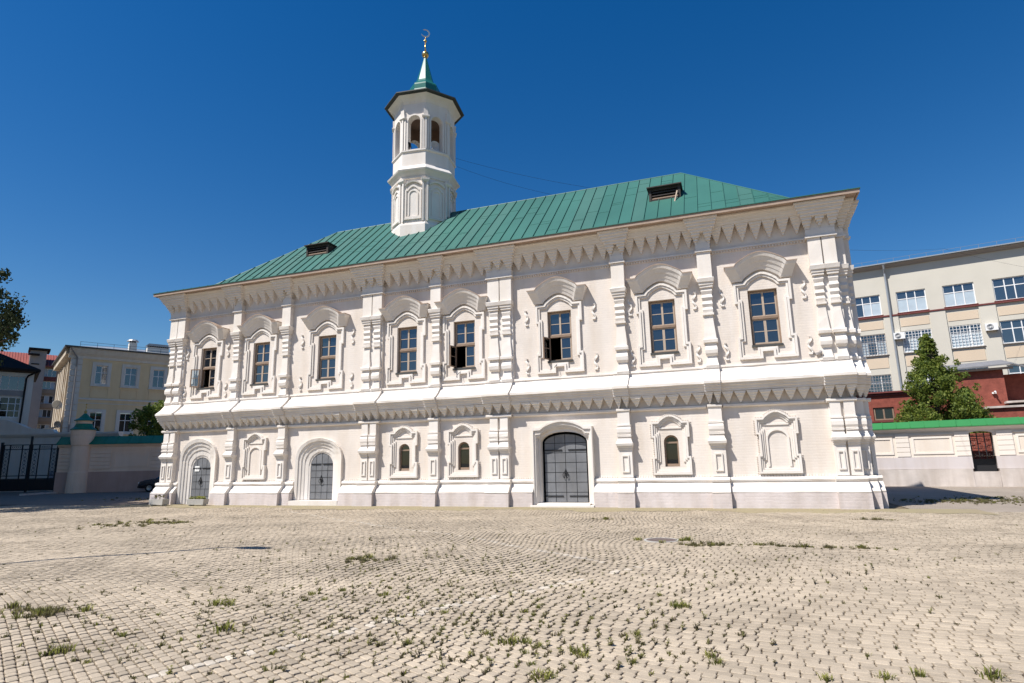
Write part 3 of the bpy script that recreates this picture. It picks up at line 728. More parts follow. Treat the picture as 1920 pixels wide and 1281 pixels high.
# two splayed portals
for q, (xc, W, zS, H, w, zs, h) in PORT.items():
    b = MB(); zb = .02 if q == 0 else .22
    inn = [(xc - w / 2, zb), (xc - w / 2, zs)] + arch(xc, w, zs + .02, h, 18) + [(xc + w / 2, zs), (xc + w / 2, zb)]
    out = [(xc - W / 2, zb), (xc - W / 2, zS)] + arch(xc, W, zS + .02, H, 18, .92) + [(xc + W / 2, zS), (xc + W / 2, zb)]
    ct = []; ys = []
    fr = (0, .12, .40, .62, .82, 1.0)
    for f in fr: ct.append([(p[0] * (1 - f) + o[0] * f, p[1] * (1 - f) + o[1] * f) for p, o in zip(inn, out)])
    ys = [-.135, -.09, -.03, .04, .11]
    b.band(ct, ys, 0, .27, slant=.55)
    b.build('portal', m_trim, MQ, jit=.006)
    zt = zs + h; rows = [zb + .02 + (zt - zb - .02) * t for t in (0, .15, .31, .47, .62, .77, 1.0)]
    D = door_leafs(xc, w + .04, zb, zs, h + .02, .15, 4, rows)
    b = MB()
    for s_ in (-1, 1):
        b.box(xc + s_ * .06, xc + s_ * (w / 2 - .04), .125, .15, rows[5] - .03, rows[5] + .02)
    b.build('hinge_strap', m_iron, D)
    b = MB(); b.prism([(xc - .07, 1.08), (xc, .93), (xc + .07, 1.08), (xc, 1.24)], .11, .15); b.tube([(xc + .10 * cos(t * pi / 7), .10, 1.0 + .11 * sin(t * pi / 7)) for t in range(15)], .011, 5); b.build('ring_handle', m_iron, D)
    if q == 0:
        b = MB(); b.box(xc - .40, xc - .13, .125, .135, 1.50, 1.74)
        nt = b.build('notice', m_paper, D)
        b = MB()
        # two-figure number on the sheet
        for ox, segs in ((-.32, 'abged'), (-.23, 'afgcde')):
            sg = {'a': (0, .06, .105, .12), 'b': (.045, .06, .06, .12), 'c': (.045, .06, 0, .06), 'd': (0, .06, 0, .015), 'e': (0, .015, 0, .06), 'f': (0, .015, .06, .12), 'g': (0, .06, .052, .067)}
            for s_ in segs: u = sg[s_]; b.box(xc + ox + u[0], xc + ox + u[1], .122, .124, 1.56 + u[2], 1.56 + u[3])
        b.build('notice_number', m_ink, nt)
    if q == 2:
        b = MB(); b.box(xc - W / 2 - .05, xc + W / 2 + .05, -.42, .29, -.05, .21); b.build('doorstep', m_trim, MQ, jit=.008)
    else:
        b = MB(); b.box(xc - w / 2, xc + w / 2, -.10, .29, -.05, .03); b.build('doorstep', m_conc, MQ)

# ---- roof
EX0, EX1, EY0, EY1, EZ = -26.53, 4.58, -.90, 9.7, 10.19
SK, SZ = 1.25, .20
RX0, RX1, RY, RZ = -20.15, -1.2, 5.0, 14.62
bx0, bx1, by0, by1, bz = EX0 + SK, EX1 - SK, EY0 + SK, EY1 - SK, EZ + SZ
b = MB()
b.add([(EX0, EY0, EZ), (EX1, EY0, EZ), (EX1, EY1, EZ), (EX0, EY1, EZ), (bx0, by0, bz - .01), (bx1, by0, bz - .01), (bx1, by1, bz - .01), (bx0, by1, bz - .01), (RX0, RY, RZ - .02), (RX1, RY, RZ - .02)],
      [(0, 1, 5, 4), (1, 2, 6, 5), (2, 3, 7, 6), (3, 0, 4, 7), (5, 6, 9), (6, 7, 8, 9), (7, 4, 8), (4, 5, 9, 8)])
RF = b.build('roof', m_roof, MQ)
b = MB()
# fascia all round, soffit
for (x0, x1, y0, y1) in ((EX0, EX1, EY0, EY0 + .05), (EX0, EX1, EY1 - .05, EY1), (EX0, EX0 + .05, EY0 + .051, EY1 - .051), (EX1 - .05, EX1, EY0 + .051, EY1 - .051)):
    b.box(x0, x1, y0, y1, EZ - .13, EZ - .004)
b.box(EX0 + .06, EX1 - .06, EY0 + .06, EY1 - .06, EZ - .105, EZ - .06)
b.build('fascia', m_fascia, RF)
b = MB()
b.box(EX0 - .03, EX1 + .03, EY0 - .035, EY0 + .06, EZ - .002, EZ + .022); b.box(EX1 - .06, EX1 + .032, EY0 + .062, EY1, EZ - .002, EZ + .022); b.box(EX0 - .032, EX0 + .06, EY0 + .062, EY1, EZ - .002, EZ + .022)
b.build('drip_edge', m_roof, RF)
# standing-seam sheets of the front slope, each its own piece, clipped by the hips
def ztop_y(x):
    if x < RX0: return by0 + (RY - by0) * (x - bx0) / (RX0 - bx0)
    if x > RX1: return by0 + (RY - by0) * (bx1 - x) / (bx1 - RX1)
    return RY
sl = (RZ - bz) / (RY - by0); nrm = Vector((0, -sl, 1)).normalized()
def rp(x, y, up): return (x, y + nrm.y * up, bz + (y - by0) * sl + nrm.z * up)
pw = .515; x = bx0 + .02
m_roofs = [m_roof, m_roof, mat('green_roof_paint_dusty', (.040, .128, .106), .58, .08, .35, c2=(.048, .140, .117), bump=.08, bscale=4, spec=.3), mat('green_roof_paint_worn', (.033, .130, .104), .5, .08, .35, c2=(.039, .145, .117), spec=.4)]
while x < bx1 - .05:
    x2 = min(x + pw, bx1 - .02); ks = [x] + [k for k in (RX0, RX1) if x < k < x2] + [x2]
    u = .012
    poly = [rp(x, by0, u), rp(x2, by0, u)] + [rp(k, max(by0 + .02, ztop_y(k) - .01), u) for k in reversed(ks)]
    b = MB(); n = len(poly); low = [(p[0] + .0, p[1], p[2] - .01) for p in poly]
    b.loft([low, poly])
    # seam rib on the left edge
    yt = max(by0 + .03, ztop_y(x + .01) - .02)
    b.loft([[rp(x - .012, by0, u), rp(x + .012, by0, u), rp(x + .010, by0, u + .045), rp(x - .010, by0, u + .045)], [rp(x - .012, yt, u), rp(x + .012, yt, u), rp(x + .010, yt, u + .045), rp(x - .010, yt, u + .045)]])
    for q in range(2):
        yj = by0 + (ztop_y((x + x2) / 2) - by0) * random.uniform(.15, .9)
        if yj - by0 < .4: continue
        b.loft([[rp(x + .02, yj, u - .004), rp(x2 - .02, yj, u - .004), rp(x2 - .02, yj, u + .008), rp(x + .02, yj, u + .008)], [rp(x + .02, yj + .03, u - .004), rp(x2 - .02, yj + .03, u - .004), rp(x2 - .02, yj + .03, u + .006), rp(x + .02, yj + .03, u + .006)]])
    b.build('roof_panel', random.choice(m_roofs), RF)
    x = x2
# ridge and hip capping
b = MB(); b.tube([(bx0, by0, bz), (RX0, RY, RZ)], .035, 5); b.tube([(RX0, RY, RZ), (RX1, RY, RZ)], .04, 5); b.tube([(RX1, RY, RZ), (bx1, by0, bz)], .035, 5); b.build('ridge_cap', m_roof, RF)
# skirt seams: small upstands along the eave
b = MB(); k = EX0 + .4
while k < EX1:
    b.box(k - .01, k + .01, EY0 - .02, by0, EZ + .02, EZ + .05); k += .515
b.build('eave_seam', m_roof, RF, kind='stuff')
def dormer(x0, x1, zb, strut):
    yf = by0 + (zb - bz) / sl - .0
    yt = by0 + (zb + .54 - bz) / sl
    o = MB(); o.box(x0 - .02, x1 + .02, yf - .08, yf + .1, zb - .07, zb + .0); Dm = o.build('dormer', m_dkwood, RF.parent)
    for cx in (x0 - .03, x1 - .07): o = MB(); o.box(cx, cx + .10, yf - .10, yt, zb - .06, zb + .50); o.build('dormer_cheek', m_dkwood, Dm)
    o = MB(); o.box(x0 - .10, x1 + .10, yf - .22, yt + .1, zb + .505, zb + .55); o.box(x0 + .07, x1 - .07, yf - .06, yf - .02, zb + .40, zb + .504); o.build('dormer_roof', m_dkwood, Dm)
    for k in range(3):
        o = MB(); zz = zb + .02 + .13 * k
        o.add([(x0 + .071, yf - .07, zz), (x1 - .071, yf - .07, zz), (x1 - .071, yf + .06, zz + .12), (x0 + .071, yf + .06, zz + .12), (x0 + .071, yf - .07, zz + .03), (x1 - .071, yf - .07, zz + .03), (x1 - .071, yf + .06, zz + .15), (x0 + .071, yf + .06, zz + .15)], [(0, 3, 2, 1), (4, 5, 6, 7), (0, 1, 5, 4), (1, 2, 6, 5), (2, 3, 7, 6), (3, 0, 4, 7)])
        o.build('louvre_slat', m_frame if k == 0 else m_dkwood, Dm)
    o = MB(); o.box(x0 + .06, x1 - .06, yf + .3, yf + .35, zb - .02, zb + .50); o.build('dormer_back', m_dark, Dm)
    if strut:
        o = MB(); o.tube([(x1 - .10, yf - .14, zb + .22), (x1 - .22, yf - .36, zb - .34)], .035, 4); o.build('loose_batten', m_frame_l, Dm)
dormer(-2.45, -1.21, 12.44, True); dormer(-20.12, -18.82, 12.42, False)

# ---- minaret
MC = (-14.5, 4.78); DEL = radians(8); A0 = radians(22.5) + DEL
MN = MB(); MN.lathe([(1.74, 11.2), (1.74, 13.5), (1.70, 13.62), (1.655, 13.64), (1.655, 16.05)], 8, MC, A0); MN = MN.build('minaret', m_trim, MQ)
b = MB(); b.lathe([(1.60, 16.0), (1.72, 16.04), (1.73, 16.12), (1.69, 16.14), (1.74, 16.22), (1.84, 16.34), (1.92, 16.40), (1.95, 16.47), (1.93, 16.50)], 8, MC, A0); b.build('minaret_cornice', m_trim, MN)
b = MB(); b.lathe([(1.925, 16.502), (1.70, 16.76), (1.66, 16.78), (1.66, 17.52), (1.70, 17.53), (1.73, 17.57), (1.73, 17.63), (1.66, 17.66)], 8, MC, A0); b.build('parapet', m_trim, MN)
ap = lambda R: R * cos(pi / 8)
def face_M(a): return Matrix.Translation((MC[0], MC[1], 0)) @ Matrix.Rotation(a + pi / 2, 4, 'Z')
for k in range(8):
    a = k * pi / 4 + DEL
    # shaft niche
    b = MB(); b.M = face_M(a); y0 = -ap(1.655)
    conv = lambda pts: pts
    o2 = [(-.44, 13.88), (-.44, 15.42)] + ogee(0, .34, 15.42, .26, 12) + [(.44, 15.42), (.44, 13.88)]
    o1 = [(-.36, 13.96), (-.36, 15.36)] + ogee(0, .28, 15.36, .22, 12) + [(.36, 15.36), (.36, 13.96)]
    for cin, cout, pr in ((o1, o2, .055),):
        ring = []
        n = len(o1); rings = []
        for i in range(n): rings.append([(cin[i][0], y0 + .02, cin[i][1]), (cin[i][0], y0 - pr, cin[i][1]), (cout[i][0], y0 - pr, cout[i][1]), (cout[i][0], y0 + .02, cout[i][1])])
        rings.append(rings[0]); b.loft(rings, 0, True, False)
    ar = [(-.20, 14.02)] + arch(0, .40, 15.15, .20, 10) + [(.20, 14.02)]; ao = [(-.28, 13.965)] + arch(0, .56, 15.15, .27, 10) + [(.28, 13.965)]
    rings = [[(p[0], y0 + .02, p[1]), (p[0], y0 - .04, p[1]), (q[0], y0 - .04, q[1]), (q[0], y0 + .02, q[1])] for p, q in zip(ar, ao)]; b.loft(rings)
    # projecting eyebrow
    e1 = ogee(0, .42, 15.62, .20, 12); rings = [[(p[0], y0 + .02, p[1]), (p[0], y0 - .11, p[1]), (p[0] * 1.05, y0 - .13, p[1] + .07), (p[0] * 1.05, y0 + .02, p[1] + .07)] for p in e1]; b.loft(rings)
    b.box(-.46, .46, y0 - .08, y0 + .02, 13.80, 13.86)
    b.build('shaft_niche', m_trim, MN)
    # belfry face with arched opening
    b = MB(); b.M = face_M(a); R = 1.64; hw = R * sin(pi / 8); y1 = -ap(R)
    op = [(-.33, 17.70)] + arch(0, .66, 19.28, .33, 12) + [(.33, 17.70)]
    holes(b, -hw, hw, 17.64, 20.35, y1, [op], .34, 0)
    b.build('gallery_wall', m_trim, MN)
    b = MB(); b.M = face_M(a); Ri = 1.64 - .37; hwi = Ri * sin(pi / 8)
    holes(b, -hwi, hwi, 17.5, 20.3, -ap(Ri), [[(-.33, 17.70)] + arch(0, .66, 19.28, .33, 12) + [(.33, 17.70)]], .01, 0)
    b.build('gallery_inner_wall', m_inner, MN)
    b = MB(); b.M = face_M(a)
    ai = [(-.34, 17.66)] + arch(0, .68, 19.28, .34, 12) + [(.34, 17.66)]; ao = [(-.42, 17.66)] + arch(0, .84, 19.28, .42, 12) + [(.42, 17.66)]
    rings = [[(p[0], y1 + .02, p[1]), (p[0], y1 - .05, p[1]), (q[0], y1 - .05, q[1]), (q[0], y1 + .02, q[1])] for p, q in zip(ai, ao)]; b.loft(rings)
    b.build('arch_moulding', m_trim, MN)
    # corner piers: clustered ribs and a capital block
    av = a + pi / 8
    b = MB(); b.M = Matrix.Translation((MC[0], MC[1], 0)) @ Matrix.Rotation(av + pi / 2, 4, 'Z')
    for dx, yy in ((-.13, -1.60), (0, -1.65), (.13, -1.60)): b.box(dx - .05, dx + .05, yy - .05, yy + .15, 17.66, 19.44)
    b.loft([[(-w, -1.5, z), (-w, -p, z), (w, -p, z), (w, -1.5, z)] for z, w, p in ((19.42, .17, 1.70), (19.47, .20, 1.75), (19.53, .20, 1.75), (19.56, .12, 1.70), (19.95, .11, 1.72), (19.97, .11, 1.70))])
    b.build('corner_pier', m_trim, MN)
    b = MB(); b.M = Matrix.Translation((MC[0], MC[1], 0)) @ Matrix.Rotation(av + pi / 2, 4, 'Z')
    for dx in (-.11, .11): b.box(dx - .045, dx + .045, -1.70, -1.5, 13.68, 15.98)
    b.loft([[(-w, -1.5, z), (-w, -p, z), (w, -p, z), (w, -1.5, z)] for z, w, p in ((15.80, .17, 1.70), (15.88, .21, 1.77), (15.97, .22, 1.78))])
    b.build('shaft_pilaster', m_trim, MN)
b = MB(); b.lathe([(1.62, 20.34), (1.66, 20.36), (1.70, 20.46), (1.82, 20.58), (1.96, 20.66), (2.0, 20.69)], 8, MC, A0); b.build('gallery_cornice', m_trim, MN)
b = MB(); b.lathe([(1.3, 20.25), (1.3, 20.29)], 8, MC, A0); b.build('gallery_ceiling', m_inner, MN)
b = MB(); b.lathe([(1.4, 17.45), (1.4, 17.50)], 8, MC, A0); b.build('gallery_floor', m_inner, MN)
b = MB(); b.lathe([(1.9, 20.70), (2.17, 20.72), (2.19, 20.74), (2.18, 20.80), (1.2, 21.30), (.95, 21.5)], 8, MC, A0); b.build('brim', m_soffit, MN)
b = MB(); b.lathe([(.9, 21.35), (.84, 21.75), (.84, 22.02), (.83, 22.10), (.76, 22.20), (.61, 22.30), (.56, 22.38), (.50, 22.52), (.07, 24.16)], 8, MC, A0); b.build('spire', m_spire, MN)
def ball(b, c, r, seg=16, st=10, mi=0, sq=1): b.lathe([(max(.001, r * sin(pi * i / st)), c[2] + r * sq * -cos(pi * i / st)) for i in range(st + 1)], seg, c[:2], 0, mi)
b = MB(); b.lathe([(.10, 24.12), (.13, 24.16), (.07, 24.2)], 12, MC); ball(b, (*MC, 24.34), .20); b.lathe([(.045, 24.5), (.035, 25.15)], 10, MC); ball(b, (*MC, 25.22), .085, 12, 8); b.lathe([(.03, 25.28), (.02, 25.5)], 8, MC); b.build('finial', m_gold, MN, smooth=True)
# crescent: two arcs, built with thickness, turned towards the square
b = MB(); n = 20; rings = []
b.M = Matrix.Translation((MC[0], MC[1], 25.72)) @ Matrix.Rotation(radians(35), 4, 'Z')
for i in range(n + 1):
    t = radians(-165 + 290 * i / n); ro = .25; wd = .075 * sin(pi * i / n) ** .8 + .004
    cx, cz = cos(t), sin(t)
    rings.append([(ro * cx, -.02, ro * cz), ((ro - wd) * cx, -.02, (ro - wd) * cz), ((ro - wd) * cx, .02, (ro - wd) * cz), (ro * cx, .02, ro * cz)])
b.loft(rings); b.build('crescent', m_silver, MN)

# ------------------------------------------------------------------ shared builders for the surroundings
def bgwin(parent, x, z0, w, h, y, vbars, hbars, m_fr, pick, fw=.05, name='window'):
    """frame with bars; every light between the bars is a pane of its own. vbars/hbars: fractions; pick(i,j) -> pane material or None"""
    b = MB(); vs = [0] + vbars + [1]; hs = [0] + hbars + [1]
    b.box(x, x + fw, y - .05, y + .05, z0, z0 + h); b.box(x + w - fw, x + w, y - .05, y + .05, z0, z0 + h)
    b.box(x + fw, x + w - fw, y - .05, y + .05, z0, z0 + fw); b.box(x + fw, x + w - fw, y - .05, y + .05, z0 + h - fw, z0 + h)
    for v in vbars: b.box(x + w * v - fw / 2, x + w * v + fw / 2, y - .045, y + .045, z0 + fw, z0 + h - fw)
    for q in hbars: b.box(x + fw, x + w - fw, y - .04, y + .04, z0 + h * q - fw / 2, z0 + h * q + fw / 2)
    Wd = b.build(name, m_fr, parent)
    for i in range(len(vs) - 1):
        for j in range(len(hs) - 1):
            mm = pick(i, j)
            if mm is None: continue
            b = MB(); b.box(x + w * vs[i] + fw * .5, x + w * vs[i + 1] - fw * .5, y - .012, y + .012, z0 + h * hs[j] + fw * .5, z0 + h * hs[j + 1] - fw * .5)
            b.build('pane', mm, Wd)
    return Wd
def rustic(parent, x0, x1, z0, z1, n, y, m, name='rusticated_pier'):
    b = MB(); hh = (z1 - z0) / n
    rings = []
    for k in range(n):
        a, e = z0 + hh * k, z0 + hh * (k + 1)
        for z, d in ((a, .0), (a + .015, .05), (e - .015, .05), (e, .0)): rings.append([(x0, y + .03, z), (x0 + (.05 - d) * .3, y - d, z), (x1 - (.05 - d) * .3, y - d, z), (x1, y + .03, z)])
    b.loft(rings); return b.build(name, m, parent)
def frame_panel(parent, x0, x1, z0, z1, y, m, name='panel_frame', w=.07, p=.035):
    b = MB(); o = [(x0, z0), (x1, z0), (x1, z1), (x0, z1)]
    b.band([offset(o, w), o], [p - y if y < 0 else p], 0, .02, True) if y == 0 else None
    return b.build(name, m, parent)
def ac_unit(parent_loc, rz, label):
    t = thing('air_conditioner', label, 'air conditioner', parent_loc, rz, 'air conditioners on the school wall')
    b = MB(); b.box(-.40, .40, -.36, -.06, 0, .56); b.build('casing', m_white, t)
    b = MB(); M_ = Matrix.Translation((-.10, -.37, .28)) @ Matrix.Rotation(pi / 2, 4, 'X'); b.M = M_
    for r in (.20, .14, .08): b.lathe([(r, -.012), (r + .018, -.012), (r + .018, .012), (r, .012)], 16, (0, 0), 0, 0, False)
    b.build('fan_grille', m_sill, t)
    b = MB(); b.box(-.34, -.30, -.33, 0, -.06, -.01); b.box(.30, .34, -.33, 0, -.06, -.01); b.build('bracket', m_sill, t)
    return t

# ------------------------------------------------------------------ right: boundary wall
RWA = radians(-12)
RW = thing('boundary_wall', 'cream panelled boundary wall with bright green sheet-metal cap', 'wall', (9.91, 15.13, 0), RWA)
gop = [(1.36, .74)] + arch(1.835, .95, 2.60, .12, 8) + [(2.31, .74)]
b = MB(); holes(b, -9, 9.5, 1.48, 2.95, 0, [[(1.36, 1.48)] + arch(1.835, .95, 2.60, .12, 8) + [(2.31, 1.48)]], .42)
b.add([(-9, .5, 0), (9.5, .5, 0), (9.5, .5, 2.95), (-9, .5, 2.95)], [(0, 1, 2, 3)]) if False else None
b.build('wall_face', m_cream, RW)
b = MB()
for a, e in ((-9, 1.355), (2.315, 9.5)): b.box(a, e, -.03, .42, .87, 1.478)
b.build('dado', m_dado, RW)
b = MB()
for a, e in ((-9, 1.31), (2.36, 9.5)): b.xprof(a, e, [(-.10, -.05), (-.07, .865), (.42, .865), (.42, -.05)], step=1)
b.box(1.311, 2.359, -.08, .42, -.05, .72); b.build('wall_footing', m_stainc, RW, jit=.008)
for a, e in ((-1.81, -1.22), (.76, 1.35), (2.46, 3.08), (-4.6, -4.0), (5.4, 6.0)): rustic(RW, a, e, 1.50, 2.72, 5, 0, m_creamw)
for a, e in ((-3.9, -1.95), (-1.10, .64), (3.2, 5.25)):
    b = MB(); o = [(a, 1.62), (e, 1.62), (e, 2.52), (a, 2.52)]; b.band([offset(o, .10), o], [.035], 0, .02, True); b.box(a - .05, e + .05, -.06, .02, 2.60, 2.66); b.build('panel_frame', m_creamw, RW)
b = MB(); b.xprof(-9, 9.5, [(.03, 2.78), (-.05, 2.78), (-.10, 2.86), (-.20, 2.93), (-.20, 2.96), (.6, 2.96), (.6, 2.78)], step=1.2); b.build('coping_moulding', m_creamw, RW)
k = -9.0
while k < 9.4:
    k2 = min(9.5, k + random.choice((.62, .66, .70)))
    b = MB(); r = .06 * random.uniform(-.2, .2)
    b.loft([[(k + .004, -.30, 2.955), (k2 - .004, -.30, 2.955), (k2 - .004, -.30, 3.0), (k + .004, -.30, 3.0)], [(k + .004, .21, 3.30 + r), (k2 - .004, .21, 3.30 + r), (k2 - .004, .21, 3.33 + r), (k + .004, .21, 3.33 + r)], [(k + .004, .70, 2.97), (k2 - .004, .70, 2.97), (k2 - .004, .70, 3.0), (k + .004, .70, 3.0)]])
    b.loft([[(k - .012, -.30, 3.0), (k + .012, -.30, 3.0), (k + .012, -.30, 3.035), (k - .012, -.30, 3.035)], [(k - .012, .21, 3.33), (k + .012, .21, 3.33), (k + .012, .21, 3.365), (k - .012, .21, 3.365)]])
    b.build('cap_sheet', m_green2, RW); k = k2
# gate in the wall, brickwork behind it
ca, sa = cos(RWA), sin(RWA)
def rw(u, v, z=0): return (9.91 + u * ca - v * sa, 15.13 + u * sa + v * ca, z)
GT = thing('wall_gate', 'narrow black iron gate in the cream wall with brickwork behind', 'gate', rw(1.835, .30), RWA)
b = MB()
for x in (-.45, .41): b.box(x, x + .05, -.03, .03, .74, 2.62)
b.box(-.40, .41, -.03, .03, .74, .80); b.build('gate_frame', m_iron, GT)
b = MB(); b.box(-.40, .41, -.012, .012, .80, 1.28); b.build('kick_panel', m_iron, GT)
for x in (-.16, .14): b = MB(); b.box(x, x + .045, -.02, .02, 1.281, 2.62); b.build('bar', m_iron, GT)
b = MB(); b.box(-.40, .41, -.018, .018, 1.282, 1.33); b.box(-.40, .41, -.018, .018, 2.44, 2.49); b.build('rail', m_iron, GT)
for x in (-.29, -.01, .28):
    b = MB()
    for z in (1.5, 1.95, 2.3): b.tube([(x + .05 * cos(t * pi / 4), 0, z + .08 * sin(t * pi / 4)) for t in range(9)], .009, 4)
    b.build('scrollwork', m_iron, GT)
BK = thing('brick_stub', 'old red brick wall seen through the narrow iron gate', 'wall', rw(1.9, 1.5), RWA)
nb = 0
for r in range(30):
    for c in range(8):
        x = -1.0 + c * .262 + (.13 if r % 2 else 0); z = .02 + r * .088
        if z < .8 and c % 1: continue
        if z < .7: continue
        b = MB(); d = random.uniform(-.015, .03); b.box(x, x + .25, -d, .25, z, z + .076); b.build('brick', m_red, BK)
b = MB(); b.box(-1.0, 1.2, .02, .24, 0, 2.62); b.build('mortar', m_stainc, BK)

# ------------------------------------------------------------------ right: red brick outbuilding
RRA = radians(-11.35)
RR = thing('brick_outbuilding', 'low red brick outbuilding with grey sheet roof behind the cream wall', 'building', (11.12, 22.61, 0), RRA)
b = MB(); holes(b, -7, 1.9, 0, 5.45, 0, [rect(-1.82, 1.16, 3.82, 4.66)], .2); b.box(-7, 1.9, .6, 5, 0, 5.4); b.build('low_wall', m_red, RR)
bgwin(RR, -2.38, 3.84, 1.12, .80, .12, [.5], [], m_frame, lambda i, j: m_pane_dk, .09)
b = MB(); b.box(-7.1, 2.0, -.10, .1, 5.40, 5.52); b.box(-7.1, 1.9, -.22, 5.2, 5.56, 5.66); b.box(-2.9, -.7, -.06, .05, 3.70, 3.81); b.build('flashing', m_redtrim, RR)
b = MB(); b.add([(1.9, -.4, 0), (4.50, -.4, 0), (4.50, -.4, 6.62), (1.9, -.4, 6.62), (1.9, 6, 0), (4.5, 6, 0), (4.5, 6, 6.4), (1.9, 6, 6.4)], [(0, 1, 2, 3), (1, 5, 6, 2), (0, 4, 7, 3), (3, 2, 6, 7)]); b.build('gable_wall', m_red, RR)
b = MB(); b.add([(4.5, .9, 0), (8.5, .9, 0), (8.5, .9, 6.3), (4.5, .9, 6.3), (8.5, 6, 0), (8.5, 6, 6.3)], [(0, 1, 2, 3), (1, 4, 5, 2)]); b.build('set_back_wall', m_red, RR)
b = MB(); b.box(3.3, 9, -1.6, .85, 0, 4.15); b.build('annex', m_red, RR)
b = MB(); b.box(3.2, 9.1, -1.75, .9, 4.155, 4.27); b.box(4.3, 9.1, -1.2, .88, 4.45, 4.56); b.build('annex_slab', m_stainc, RR)
b = MB(); b.loft([[(1.5, -.75, 6.62), (5.0, -.75, 6.72), (5.0, -.75, 6.80), (1.5, -.75, 6.70)], [(1.5, 3, 7.3), (5.0, 3, 7.4), (5.0, 3, 7.48), (1.5, 3, 7.38)]]); b.loft([[(4.9, -.75, 6.74), (9, -.2, 5.2), (9, -.2, 5.28), (4.9, -.75, 6.82)], [(4.9, 3.5, 7.4), (9, 3.5, 5.9), (9, 3.5, 5.98), (4.9, 3.5, 7.48)]]); b.build('roof_sheet', m_grey_roof, RR)
b = MB(); b.box(1.5, 4.96, -.70, -.62, 6.47, 6.60); b.build('eave_board', m_dkwood, RR)
b = MB(); b.box(-.10, .10, -.16, .04, -.05, .05); b.tube([(0, -.1, 0), (.02, -.42, .06)], .05, 8); cam_l = b.build('wall_lamp', m_white, None, (11.12 + 3.9 * cos(RRA) + .4 * sin(RRA), 22.61 + 3.9 * sin(RRA) - .4 * cos(RRA), 5.12), RRA); tag(cam_l, 'small white floodlight on the red brick gable', 'lamp')

# ------------------------------------------------------------------ right: school building
SBO = (15.73, 36.44); SBA = radians(-11.35)
SB = thing('school_building', 'tall cream school building with ochre panels and white-framed windows', 'building', (SBO[0], SBO[1], 0), SBA)
us = [-4.73 + 3.313 * k for k in range(-3, 7)]
wops = []
for u in us: wops += [rect(u + 1.06, 2.12, z, z + 1.85) for z in (13.6, 10.11, 6.55, 3.0)]
b = MB(); holes(b, -16, 19, 0, 17.9, 0, wops, .22); b.box(-16, 19, 1.2, 14, 0, 17.8); b.build('wall_face', m_school, SB)
for k, u in enumerate(us):
    if -12 < u < 16:
        b = MB(); b.box(u - 1.15, u - .06, -.10, .02, 0, 13.36); b.build('pilaster', m_school, SB)
        for z0, z1 in ((12.38, 13.08), (8.95, 9.85), (5.4, 6.3)):
            b = MB(); b.box(u + .04, u + 2.08, -.03, .02, z0, z1); b.build('spandrel_panel', m_schooly, SB)
    for r, z in enumerate((13.6, 10.11, 6.55)):
        if u < -8 or u > 9: continue
        seed = (k * 7 + r * 5) % 9
        def pick(i, j, seed=seed, r=r, k=k):
            if j == 0 and ((r < 2 and k in (4, 5)) or (k == 3 and i > 0 and r == 0) or (k == 3 and r == 1 and i != 1) or (k == 5 and i == 2)): return m_blind
            return m_pane_bg
        Wd = bgwin(SB, u, z, 2.12, 1.85, .14, [.355, .645], [.64], m_white, pick, .07)
        b = MB(); b.box(u - .08, u + 2.2, -.16, .14, z - .07, z - .005); b.build('sill', m_redtrim if r == 0 else m_grey_bl, Wd)
        if (r == 1 and k in (3, 4, 5)) or (r == 2 and k == 3):
            b = MB(); n = 9
            for q in range(n + 1): b.box(u + .02 + q * 2.06 / n, u + .05 + q * 2.06 / n, .0, .03, z + .02, z + 1.83)
            for q in range(8): b.box(u + .02, u + 2.1, .031, .05, z + .06 + q * .245, z + .09 + q * .245)
            b.build('grille', m_white if k != 3 else m_grey_bl, Wd)
b = MB(); b.box(-16, 19, -.16, .02, 13.38, 13.50); b.build('sill_band', m_redtrim, SB)
b = MB(); b.xprof(-16, 19, [(.05, 17.72), (-.14, 17.72), (-.22, 17.80), (-.50, 17.93), (-.50, 17.99), (.05, 17.99)], step=3); b.build('eave_cornice', m_grey_bl, SB)
b = MB(); b.loft([[(-16.3, -.62, 17.99), (19.3, -.62, 17.99), (19.3, -.62, 18.08), (-16.3, -.62, 18.08)], [(-16.3, 7, 19.4), (19.3, 7, 19.4), (19.3, 7, 19.5), (-16.3, 7, 19.5)]]); b.build('roof', m_zinc, SB)
b = MB()
for k in range(24): b.tube([(-12 + k * 1.2, .2, 18.2), (-12 + k * 1.2, .2, 18.62)], .014, 4)
b.tube([(-12, .2, 18.6), (15.6, .2, 18.6)], .012, 4); b.build('roof_railing', m_grey_roof, SB)
b = MB(); b.tube([(-2.02, -.55, 17.9), (-2.02, -.45, 17.6), (-2.02, -.20, 17.2), (-2.02, -.20, 7.0)], .085, 8); b.lathe([(.09, 17.86), (.17, 17.98)], 10, (-2.02, -.5)); b.build('downpipe', m_zinc, SB)
ca, sa = cos(SBA), sin(SBA)
def sb(u, v, z): return (SBO[0] + u * ca - v * sa, SBO[1] + u * sa + v * ca, z)
ac_unit(sb(-1.62, -.10, 11.28), SBA, 'white air conditioner beside the grey downpipe of the school')
ac_unit(sb(4.62, -.10, 11.22), SBA, 'white air conditioner between barred and unbarred school windows')

